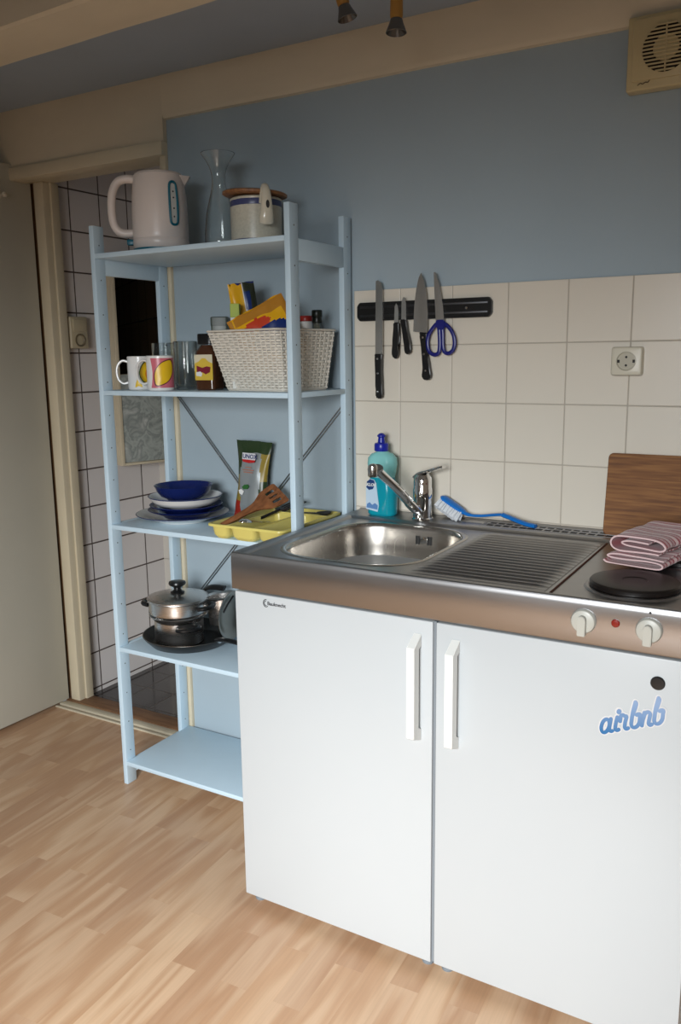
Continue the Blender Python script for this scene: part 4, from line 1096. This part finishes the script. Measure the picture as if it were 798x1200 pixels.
# ------------------------------------------------------------------ on the worktop
LZ = ZD+.0078
so = thing('dish_soap_bottle', 'turquoise washing-up liquid bottle with blue cap on the sink ledge', 'bottle', (.0995, -.052, LZ))
SOAP = bpy.data.materials.new('turquoise_liquid'); SOAP.use_nodes = True
nt = SOAP.node_tree; b_ = nt.nodes['Principled BSDF']; b_.inputs['Roughness'].default_value = .12; b_.inputs['Transmission Weight'].default_value = .25; b_.inputs['IOR'].default_value = 1.33
b_.inputs['Base Color'].default_value = rgb(20,160,180)
SOAP2 = mat('turquoise_clear_plastic', rgb(150,218,216), .15, trans=.25, ior=1.2)
def sect(hx_, hy_, r_, z_): return rrect(.0995, -.052, hx_, hy_, r_, LZ+z_, 6)
secs = [(.036,.022,.018,0),(.0405,.026,.022,.005),(.041,.027,.022,.05),(.0390,.026,.022,.085),(.0345,.024,.022,.105)]
secs2 = [(.0345,.024,.022,.1052),(.0385,.025,.022,.122),(.0415,.0265,.023,.142),(.0400,.0255,.023,.158),(.030,.022,.020,.169),(.0185,.0165,.0155,.1735),(.0165,.0155,.015,.176)]
bm = NB(); loft(bm, [sect(*s) for s in secs]); obj('filled_part', bm, SOAP, so, label='deep turquoise liquid')
bm = NB(); loft(bm, [sect(*s) for s in secs2]); obj('empty_part', bm, SOAP2, so, label='pale clear turquoise upper part')
CAPB = mat('royal_blue_plastic', rgb(24,36,150), .3)
bm = NB(); lathe(bm, [(.0,.1765),(.0185,.1765),(.0195,.178),(.0195,.194),(.0175,.198),(.010,.200),(.0095,.206),(.0085,.213),(.0115,.216),(.0115,.219),(.006,.224),(0,.2255)], (.0965,-.052,LZ), 28); obj('cap', bm, CAPB, so, label='royal blue cap')
bm = NB()
prism(bm, [(.0625,.018),(.098,.012),(.102,.030),(.098,.060),(.094,.090),(.088,.100),(.076,.102),(.066,.094),(.0625,.08)], -.0012, Matrix.Translation((0,-.0785,LZ)))
lbs = obj('label', bm, mat('pale_blue_label', rgb(186,206,222), .35), so, False, label='pale blue paper label')
bm = NB(); prism(bm, [(.064,.078),(.066,.094),(.076,.101),(.088,.098),(.091,.088),(.084,.074),(.072,.071)], -.0006, Matrix.Translation((0,-.0798,LZ))); obj('brand_patch', bm, mat('dark_blue_patch', rgb(28,58,110), .35), lbs, False)
bm = text_bm('KLOK', .0115, .0005, Matrix.Translation((.0645,-.0808,LZ+.082)) @ FRONT, .2, .0004); obj('brand_name', bm, PORC, lbs, False)
bm = NB(); prism(bm, [(.064,.022),(.098,.018),(.099,.030),(.090,.036),(.082,.030),(.074,.037),(.066,.032)], -.0006, Matrix.Translation((0,-.0798,LZ))); obj('flower_print', bm, mat('mid_blue_print', rgb(90,130,180), .4), lbs, False)

# mixer tap
fa = thing('mixer_tap', 'chrome single-lever mixer tap with long raised spout over the sink', 'tap', (.226, -.065, LZ))
fx, fy = .226, -.065
bm = NB(); lathe(bm, [(0,0),(.0285,0),(.0285,.004),(.0255,.007),(.0245,.02),(.0245,.055),(.0255,.058),(.0255,.082),(.024,.086),(.0245,.10),(.0235,.112),(.018,.121),(0,.124)], (fx,fy,LZ), 36); obj('tap_body', bm, CHROME, fa)
Mv = Matrix.Translation((fx, fy, LZ+.112)) @ Matrix.Rotation(math.radians(-10), 4, 'Z')
bm = NB()
lp = [Vector(p) for p in ((-.022,0,.0),(-.005,0,.012),(.020,0,.020),(.045,0,.029),(.058,0,.033),(.066,0,.033))]
tube(bm, smooth_path([Mv @ p for p in lp], 4), [.013]*4 + [.0125-.0003*i for i in range(17)], 12, flat=(.55,1.1)); obj('lever', bm, CHROME, fa)
sd = Vector((-.055, -.165, .150))*1.0
b0 = Vector((fx-.004, fy-.014, LZ+.022))
nz = Vector((.166, -.232, 1.043))
v1 = b0.lerp(nz, .5)+Vector((.004,.0,.004))
bm = NB(); tube(bm, smooth_path([b0, b0.lerp(nz,.2), v1, b0.lerp(nz,.86)+Vector((0,0,.008)), nz+Vector((.010,.010,.004))], 6), [.0150]*7+[.0135]*6+[.0125]*12, 18, flat=(.85,1.1)); obj('spout', bm, CHROME, fa)
bm = NB(); lathe(bm, [(0,-.020),(.0105,-.020),(.0125,-.017),(.0125,-.006),(.0135,.0),(.0120,.008),(.0065,.013),(0,.014)], seg=24, M=Matrix.Translation(nz)); obj('aerator', bm, mat('satin_nickel', (.6,.58,.55,1), .22, 1), fa)

# dish brush
BB = mat('bright_blue_plastic', rgb(18,108,190), .28)
br = thing('dish_brush', 'bright blue dish brush with white bristles leaning against the tiles', 'brush', (.40, -.045, LZ))
h0, h1 = Vector((.262,-.022,.949)), Vector((.335,-.034,.911))
ax = (h1-h0).normalized()
bm = NB(); tube(bm, smooth_path([h0, h0.lerp(h1,.15), h0.lerp(h1,.5), h0.lerp(h1,.85), h1], 4), [.005,.008,.011,.0125,.0135,.0135,.0135,.0135,.0135,.0135,.013,.0125,.012,.011,.010,.009,.006][:17], 12, flat=(.6,1.15))
obj('head', bm, BB, br)
bm = NB()
tube(bm, smooth_path([h1-ax*.012, h1+Vector((.012,-.001,-.003)), Vector((.38,-.036,.9085)), Vector((.432,-.040,.9165)), Vector((.448,-.042,.915)), Vector((.50,-.050,.9015)), Vector((.532,-.055,.8975))], 5), [.0065]*6+[.0052]*12+[.0075]*13, 10, flat=(.75,1.15)); obj('handle', bm, BB, br)
bd = Vector((ax.z, -.35, -ax.x)).normalized()
bd = Vector((-.35, -.55, -.75)).normalized()
side = ax.cross(bd).normalized()
bm = NB(); random.seed(3)
for i in range(14):
    for j in (-1, -.33, .33, 1):
        c = h0.lerp(h1, .06+.84*i/13)+side*j*.008
        en = c+bd*(.033)+ax*random.uniform(-.003,.003)+side*(j*.003+random.uniform(-.002,.002))
        if en.z < LZ+.0005: en = c + (en-c)*((c.z-LZ-.0005)/(c.z-en.z))
        tube(bm, [c+bd*.006, en], [.0024,.0032], 6)
obj('bristles', bm, mat('white_nylon_bristle', rgb(214,218,222), .6), br, label='white bristles')['kind'] = 'stuff'

# chopping board
bm = NB()
Mb = Matrix.Translation((.694, -.046, LZ+.0006)) @ Matrix.Rotation(math.radians(-8.6), 4, 'X')
loft(bm, [[Mb @ Vector((p.x, y, p.y)) for p in rrect(.17-i_*0, .0985, .17-i_, .0985-i_, .012, 0, 5)] for y, i_ in ((0,.0015),(.0015,0),(.0165,0),(.018,.0015))])
tag(obj('chopping_board', bm, WOODB, None, True, 30, loc=(.864, -.04, LZ)), 'brown wooden chopping board leaning against the tiles behind the towel', 'board')

# folded towel
TW = bpy.data.materials.new('red_white_striped_cloth'); TW.use_nodes = True
nt = TW.node_tree; b_ = nt.nodes['Principled BSDF']; b_.inputs['Roughness'].default_value = .95; b_.inputs['Sheen Weight'].default_value = .3
at = nt.nodes.new('ShaderNodeUVMap')
spu = nt.nodes.new('ShaderNodeSeparateXYZ'); nt.links.new(at.outputs[0], spu.inputs[0])
fr = nt.nodes.new('ShaderNodeMath'); fr.operation = 'FRACT'; nt.links.new(spu.outputs[1], fr.inputs[0])
crr = nt.nodes.new('ShaderNodeValToRGB'); crr.color_ramp.interpolation = 'CONSTANT'
W_, R_ = rgb(214,184,184), rgb(150,24,44)
crr.color_ramp.elements[0].position = 0; crr.color_ramp.elements[0].color = W_
crr.color_ramp.elements[1].position = .36; crr.color_ramp.elements[1].color = R_
for p_, c_ in ((.60, W_), (.66, R_), (.72, W_), (.78, R_)):
    q_ = crr.color_ramp.elements.new(p_); q_.color = c_
nt.links.new(fr.outputs[0], crr.inputs[0])
nw = nt.nodes.new('ShaderNodeTexNoise'); nw.inputs['Scale'].default_value = 700; bpn = nt.nodes.new('ShaderNodeBump'); bpn.inputs['Strength'].default_value = .3; bpn.inputs['Distance'].default_value = .001
tcn = nt.nodes.new('ShaderNodeTexCoord'); nt.links.new(tcn.outputs['Object'], nw.inputs['Vector']); nt.links.new(nw.outputs['Fac'], bpn.inputs['Height']); nt.links.new(bpn.outputs[0], b_.inputs['Normal'])
nt.links.new(crr.outputs[0], b_.inputs['Base Color'])
TZ0 = ZD+.0178
towel = thing('folded_towel', 'folded red and white striped tea towel lying on the rear hotplate', 'towel', (.85, -.27, TZ0))
def towel_layer(name, sec, depth, base, dirv, thick, stripes, seed, inner=-1):
    """sec: open cross-section curve (s along dir side, z); swept along dirv by depth"""
    pl = smooth_path([(p[0], 0, p[1]) for p in sec], 6)
    n = len(pl); K = 26
    sidev = Vector((-dirv.y, dirv.x, 0))*-1
    bm = NB(); uvl = bm.loops.layers.uv.new('UVMap')
    nrm = []
    for i in range(n):
        t_ = pl[min(i+1,n-1)]-pl[max(i-1,0)]; t_.normalize(); nrm.append(Vector((-t_.z, 0, t_.x)))
    def pt(i, k, s):
        p = pl[i]+nrm[i]*thick*.5*s
        w = noise.noise_vector(Vector((p.x*16+seed, k/K*4.5, p.z*10)))
        wav = .0035*min(1, p.z/.02)
        q = base + sidev*(p.x+w.x*wav*.8) + dirv*(depth*k/K) + Vector((0,0,max(.0004, p.z+w.z*wav)))
        return q
    V = [[[bm.verts.new(pt(i, k, s)) for i in range(n)] for k in range(K+1)] for s in (-1, 1)]
    def fc(q, uv):
        f = bm.faces.new(q)
        for lp_, u_ in zip(f.loops, uv): lp_[uvl].uv = u_
    for s in (0, 1):
        for k in range(K):
            for i in range(n-1):
                fc((V[s][k][i], V[s][k][i+1], V[s][k+1][i+1], V[s][k+1][i]), [(i/n, stripes*kk/K+.28) for kk in (k, k, k+1, k+1)] if s != inner else [(0, .45)]*4)
    for k_ in (0, K):
        for i in range(n-1): fc((V[0][k_][i], V[0][k_][i+1], V[1][k_][i+1], V[1][k_][i]), [(0, .1)]*4)
    for i_ in (0, n-1):
        for k in range(K): fc((V[0][k][i_], V[0][k+1][i_], V[1][k+1][i_], V[1][k][i_]), [(0, stripes*k/K)]*4)
    return obj(name, bm, TW, towel, True, 60)
dv = Vector((.22, 1, 0)).normalized()
base = Vector((.770, -.362, TZ0))
towel_layer('lower_fold', [(.0,.006),(.012,.0015),(.06,.0012),(.11,.002),(.122,.008),(.112,.0145),(.06,.0135),(.020,.0135),(.008,.0175),(.03,.0225),(.08,.0205),(.124,.021)], .165, base, dv, .0028, 5, 1.0)
towel_layer('upper_fold', [(.110,.0285),(.06,.0285),(.028,.0290),(.014,.036),(.012,.048),(.024,.058),(.06,.0585),(.105,.056),(.121,.047),(.118,.039),(.104,.036),(.07,.0385),(.045,.041),(.034,.046),(.05,.050),(.09,.0475)], .185, base+dv*.006, dv, .0032, 5.6, 5.0, 0)

# ------------------------------------------------------------------ on the wall
ms = thing('magnetic_knife_strip', 'black magnetic knife strip screwed to the wall tiles', 'knife rack', (.196, 0, 1.44))
bm = NB()
ch = [(.002,1.425),(.010,1.4155),(.381,1.4155),(.389,1.425),(.389,1.455),(.381,1.4645),(.010,1.4645),(.002,1.455)]
prism(bm, ch, -.013, Matrix.Translation((0,-.0008,0))); bmesh.ops.bevel(bm, geom=bm.edges[:], offset=.0015, segments=2, affect='EDGES'); obj('holder', bm, BLACK, ms)
bm = NB()
for z_ in (1.4285, 1.4515): box(bm, .012, .379, -.0148, -.0135, z_-.0028, z_+.0028, .0005)
obj('magnet_rail', bm, mat('dark_rail_steel', rgb(70,70,72), .35, .8), ms)
bm = NB(); lathe(bm, [(0,.002),(.0035,.0015),(.004,0)], seg=16, M=Matrix.Translation((.322,-.0138,1.440)) @ Matrix.Rotation(PI/2, 4, 'X')); obj('screw', bm, CHROME, ms)
KY = -.0155
def knife(name, lab, outline_b, outline_h, rivets, shape_m=BLADE, hm=None, hthick=.014, cat='knife'):
    c = outline_b[0]
    t = thing(name, lab, cat, (c[0], KY, c[1]))
    bm = NB(); prism(bm, outline_b, -.0018, Matrix.Translation((0,KY+.0,0))); obj('blade', bm, shape_m, t, False)
    bm = NB(); prism(bm, outline_h, -hthick, Matrix.Translation((0,KY+hthick*.5-.0008,0))); bmesh.ops.bevel(bm, geom=[e_ for e_ in bm.edges if e_.calc_length() > .0001], offset=.0025, segments=2, affect='EDGES', clamp_overlap=True)
    h = obj('handle', bm, hm or BLACK, t)
    for r_ in rivets:
        bm = NB(); lathe(bm, [(0,.0012),(.0028,.001),(.0032,0)], seg=14, M=Matrix.Translation((r_[0], KY-hthick*.5-.0008, r_[1])) @ Matrix.Rotation(PI/2, 4, 'X')); obj('rivet', bm, CHROME, h)
    return t
knife('bread_knife', 'long straight bread knife with black riveted handle, leftmost on the magnetic strip',
      [(.060,1.327),(.083,1.327),(.083,1.500),(.079,1.514),(.070,1.521),(.063,1.519),(.062,1.45)],
      [(.0585,1.327),(.083,1.327),(.080,1.310),(.0795,1.28),(.081,1.25),(.083,1.215),(.080,1.207),(.068,1.206),(.0625,1.212),(.0625,1.225),(.0655,1.24),(.063,1.27),(.062,1.295),(.064,1.312)],
      [(.070,1.314),(.071,1.275),(.070,1.225)])
knife('paring_knife', 'small paring knife with curved black handle next to the bread knife',
      [(.1180,1.409),(.1300,1.409),(.1310,1.437),(.1285,1.452),(.1240,1.459),(.1195,1.450)],
      [(.1170,1.409),(.1325,1.409),(.1330,1.38),(.1290,1.352),(.1310,1.325),(.1260,1.313),(.1180,1.315),(.1125,1.322),(.1120,1.335),(.1180,1.365)], [])
knife('paring_knife', 'small steak knife with black handle, third blade from the left on the strip',
      [(.1390,1.415),(.1530,1.415),(.1530,1.455),(.1500,1.472),(.1450,1.474),(.1400,1.462)],
      [(.1370,1.416),(.1540,1.416),(.1580,1.385),(.1660,1.355),(.1690,1.335),(.1640,1.325),(.1540,1.325),(.1500,1.332),(.1470,1.365)], [])
knife('chef_knife', 'broad pointed chef knife with black riveted handle on the magnetic strip',
      [(.1740,1.384),(.2150,1.380),(.2160,1.43),(.2120,1.48),(.2050,1.512),(.1960,1.533),(.1890,1.520),(.1820,1.49),(.1770,1.45)],
      [(.1920,1.382),(.2150,1.380),(.2130,1.360),(.2150,1.33),(.2210,1.30),(.2270,1.27),(.2240,1.259),(.2120,1.256),(.2020,1.262),(.2010,1.275),(.2070,1.29),(.2020,1.32),(.1990,1.35),(.1980,1.370)],
      [(.2050,1.368),(.2080,1.325),(.2130,1.282)])
# scissors
sc_ = thing('scissors', 'kitchen scissors with dark blue loop handles, rightmost on the magnetic strip', 'scissors', (.246, KY, 1.41))
DB = mat('dark_blue_plastic', rgb(24,28,110), .3)
bm = NB(); prism(bm, [(.239,1.405),(.262,1.405),(.256,1.45),(.246,1.50),(.236,1.533),(.232,1.531),(.234,1.49)], -.0018, Matrix.Translation((0,KY,0))); obj('blade', bm, BLADE, sc_, False)
bm = NB(); prism(bm, [(.244,1.405),(.264,1.405),(.259,1.45),(.249,1.50),(.2385,1.531),(.2365,1.50)], -.0018, Matrix.Translation((0,KY-.002,0))); obj('blade', bm, BLADE, sc_, False)
def loop(pts, y, r_=.0046):
    P = smooth_path([(p[0], y, p[1]) for p in pts], 5, True); P += [P[0], P[1]]
    bm = NB(); tube(bm, P, r_, 10, cap=False, flat=(1.15,.85)); return bm
obj('handle_loop', loop([(.246,1.402),(.232,1.392),(.219,1.372),(.216,1.350),(.222,1.331),(.236,1.323),(.248,1.328),(.251,1.345),(.250,1.375)], KY-.003), DB, sc_)
obj('handle_loop', loop([(.258,1.402),(.274,1.394),(.288,1.375),(.293,1.352),(.288,1.334),(.276,1.326),(.265,1.330),(.260,1.345),(.259,1.375)], KY-.003), DB, sc_)
bm = NB(); prism(bm, [(.242,1.412),(.263,1.412),(.268,1.398),(.262,1.385),(.256,1.383),(.247,1.386),(.238,1.398)], -.009, Matrix.Translation((0,KY+.002,0))); bmesh.ops.bevel(bm, geom=bm.edges[:], offset=.002, segments=2, affect='EDGES'); obj('handle_yoke', bm, DB, sc_)

# wall outlet
ol = thing('wall_socket', 'ivory single wall socket on the cream kitchen tiles right of the knife strip', 'socket', (.727, 0, 1.303))
ocx, ocz = .7255, 1.3025
bm = NB(); loft(bm, [[Vector((p.x, y, p.y)) for p in rrect(ocx, ocz, .035-i_, .033-i_, .006, 0, 5)] for y, i_ in ((-.0008,0),(-.020,0),(-.0235,.002),(-.025,.006))]); hs = obj('housing', bm, IVORYP, ol)
bm = NB(); lathe(bm, [(.0225,0),(.0225,.0022),(.0205,.0026),(.0198,.0005),(0,.0005)], seg=36, M=Matrix.Translation((ocx,-.0248,ocz)) @ Matrix.Rotation(PI/2, 4, 'X')); obj('socket_cup', bm, mat('socket_shade_plastic', rgb(176,170,152), .4), hs)
bm = NB()
for dx, dz, r_ in ((0,.0095,.0028),(0,-.0095,.0028)): lathe(bm, [(0,.0004),(r_,.0004),(r_,0)], seg=12, M=Matrix.Translation((ocx+dx,-.0254,ocz+dz)) @ Matrix.Rotation(PI/2, 4, 'X'))
for s in (-1, 1): box(bm, ocx+s*.0175-.003, ocx+s*.0175+.003, -.0268, -.0254, ocz-.0035, ocz+.0035, .0005)
obj('contact_holes', bm, HOLE, hs)

# extractor fan
fn = thing('extractor_fan', 'cream square extractor fan with round louvred grille under the beam', 'fan', (.772, 0, 1.965))
FC = mat('cream_fan_plastic', rgb(198,182,140), .4)
x0, x1, z0, z1 = .697, .850, 1.888, 2.040
yb = -.0125
bm = NB()
box(bm, x0, x1, yb-.017, .0055, z0, z1, .004, 3)
fc_x, fc_z, fR = .779, 1.966, .049
hs = obj('housing', bm, FC, fn)
bm = NB(); box(bm, x0+.012, x1-.012, yb-.021, yb-.0172, z0+.018, z1-.008, .002, 2); cvf = obj('cover', bm, FC, fn)
bm = NB(); lathe(bm, [(0,0),(fR,0),(fR,.0006),(0,.0006)], seg=48, M=Matrix.Translation((fc_x, yb-.0212, fc_z)) @ Matrix.Rotation(PI/2, 4, 'X')); obj('opening', bm, mat('dark_fan_interior', rgb(28,22,14), .8), cvf, False, label='dark round opening')
bm = NB(); lathe(bm, [(0,.002),(.026,.0018),(.027,0)], seg=32, M=Matrix.Translation((fc_x, yb-.0219, fc_z)) @ Matrix.Rotation(PI/2, 4, 'X')); obj('fan_hub', bm, FC, cvf)
for k_ in range(13):
    z = fc_z-fR+.0035+k_*.0076
    hwd = math.sqrt(max(0, fR**2-(z-fc_z)**2))+.002
    bm = NB(); box(bm, fc_x-hwd, fc_x+hwd, yb-.0268, yb-.0225, z-.0014, z+.0018, .0006, 1); obj('louvre', bm, FC, cvf)
bm = NB(); box(bm, fc_x-.0014, fc_x+.0014, yb-.0275, yb-.0222, fc_z-fR, fc_z+fR, .0004, 1); obj('centre_rib', bm, FC, cvf)
bm = NB()
tube(bm, smooth_path([(.722,yb-.0178,1.8985),(.728,yb-.0178,1.902),(.733,yb-.0178,1.900),(.739,yb-.0178,1.903),(.744,yb-.0178,1.902),(.748,yb-.0178,1.908)], 4), .0010, 5); obj('maker_mark', bm, mat('brown_print', rgb(84,66,36), .5), hs, label='small brown maker mark')
for v_ in (fn,): pass

# spotlights hanging from the ceiling between the beams
def spot(cx, cy, zt_, tip, rot, lab):
    t = thing('spotlight', lab, 'lamp', (cx, cy, ZC), 'ceiling spotlights')
    bm = NB(); lathe(bm, [(0,0),(.020,0),(.022,-.006),(.0,-.012)], (cx,cy,ZC), 24); obj('ceiling_rose', bm, CHROME, t)
    top = Vector((cx, cy, ZC-.008)); M = Matrix.Translation((cx, cy, zt_)) @ Matrix.Rotation(rot[0], 4, 'X') @ Matrix.Rotation(rot[1], 4, 'Y')
    bm = NB(); tube(bm, [top, M @ Vector((0,0,.004))], .0035, 8); obj('stem', bm, CHROME, t)
    bm = NB(); lathe(bm, [(0,0),(.011,0),(.0135,-.003),(.0140,-.045),(.0130,-.052),(0,-.052)], seg=28, M=M); obj('lamp_holder', bm, mat('brass_yellow_holder', rgb(172,128,62), .4), t, label='mustard yellow lamp holder')
    bm = NB(); lathe(bm, [(.0125,-.0525),(.0135,-.054),(.0150,-.060),(.0205,-.074),(.0228,-.080),(.0215,-.081),(.0190,-.075),(.012,-.060),(0,-.058)], seg=32, M=M); obj('reflector_bulb', bm, mat('halogen_reflector', rgb(120,116,112), .25, .8), t, label='unlit reflector bulb')
spot(.2675, -.30, 2.090, None, (math.radians(-2), math.radians(0)), 'right one of the two small ceiling spotlights with mustard holders, hanging straight')
spot(.128, -.315, 2.138, None, (math.radians(8), math.radians(-14)), 'left one of the two small ceiling spotlights, tilted aside')

# ------------------------------------------------------------------ light
w = bpy.data.worlds.new('world'); S.world = w; w.use_nodes = True
w.node_tree.nodes['Background'].inputs[0].default_value = (.55, .65, .8, 1); w.node_tree.nodes['Background'].inputs[1].default_value = .6
def area(name, loc, target, sx_, sy_, power, col, spread):
    l = bpy.data.lights.new(name, 'AREA'); l.shape = 'RECTANGLE'; l.size = sx_; l.size_y = sy_; l.energy = power; l.color = col; l.spread = math.radians(spread)
    o = bpy.data.objects.new(name, l); C.objects.link(o); o.location = loc
    o.rotation_euler = (Vector(target)-Vector(loc)).to_track_quat('-Z', 'Y').to_euler()
    return o
area('window_daylight', ((WX0+WX1)/2, YF+.01, (WZ0+WZ1)/2), (-.15, 0, -1.04), .95, 1.1, 48, (.94, .98, 1.0), 86)

# ------------------------------------------------------------------ camera
cam = bpy.data.cameras.new('camera'); co = bpy.data.objects.new('camera', cam); C.objects.link(co); S.camera = co
co.location = (1.1572, -2.0800, 1.3242); co.rotation_euler = (1.3869, .01268, .5293)
cam.sensor_fit = 'VERTICAL'; cam.sensor_height = 36; cam.lens = .9864*36/1.2
cam.clip_start = .02
v = S.view_settings; v.view_transform = 'Standard'; v.look = 'None'; v.gamma = 1; v.use_curve_mapping = False; v.exposure = 0
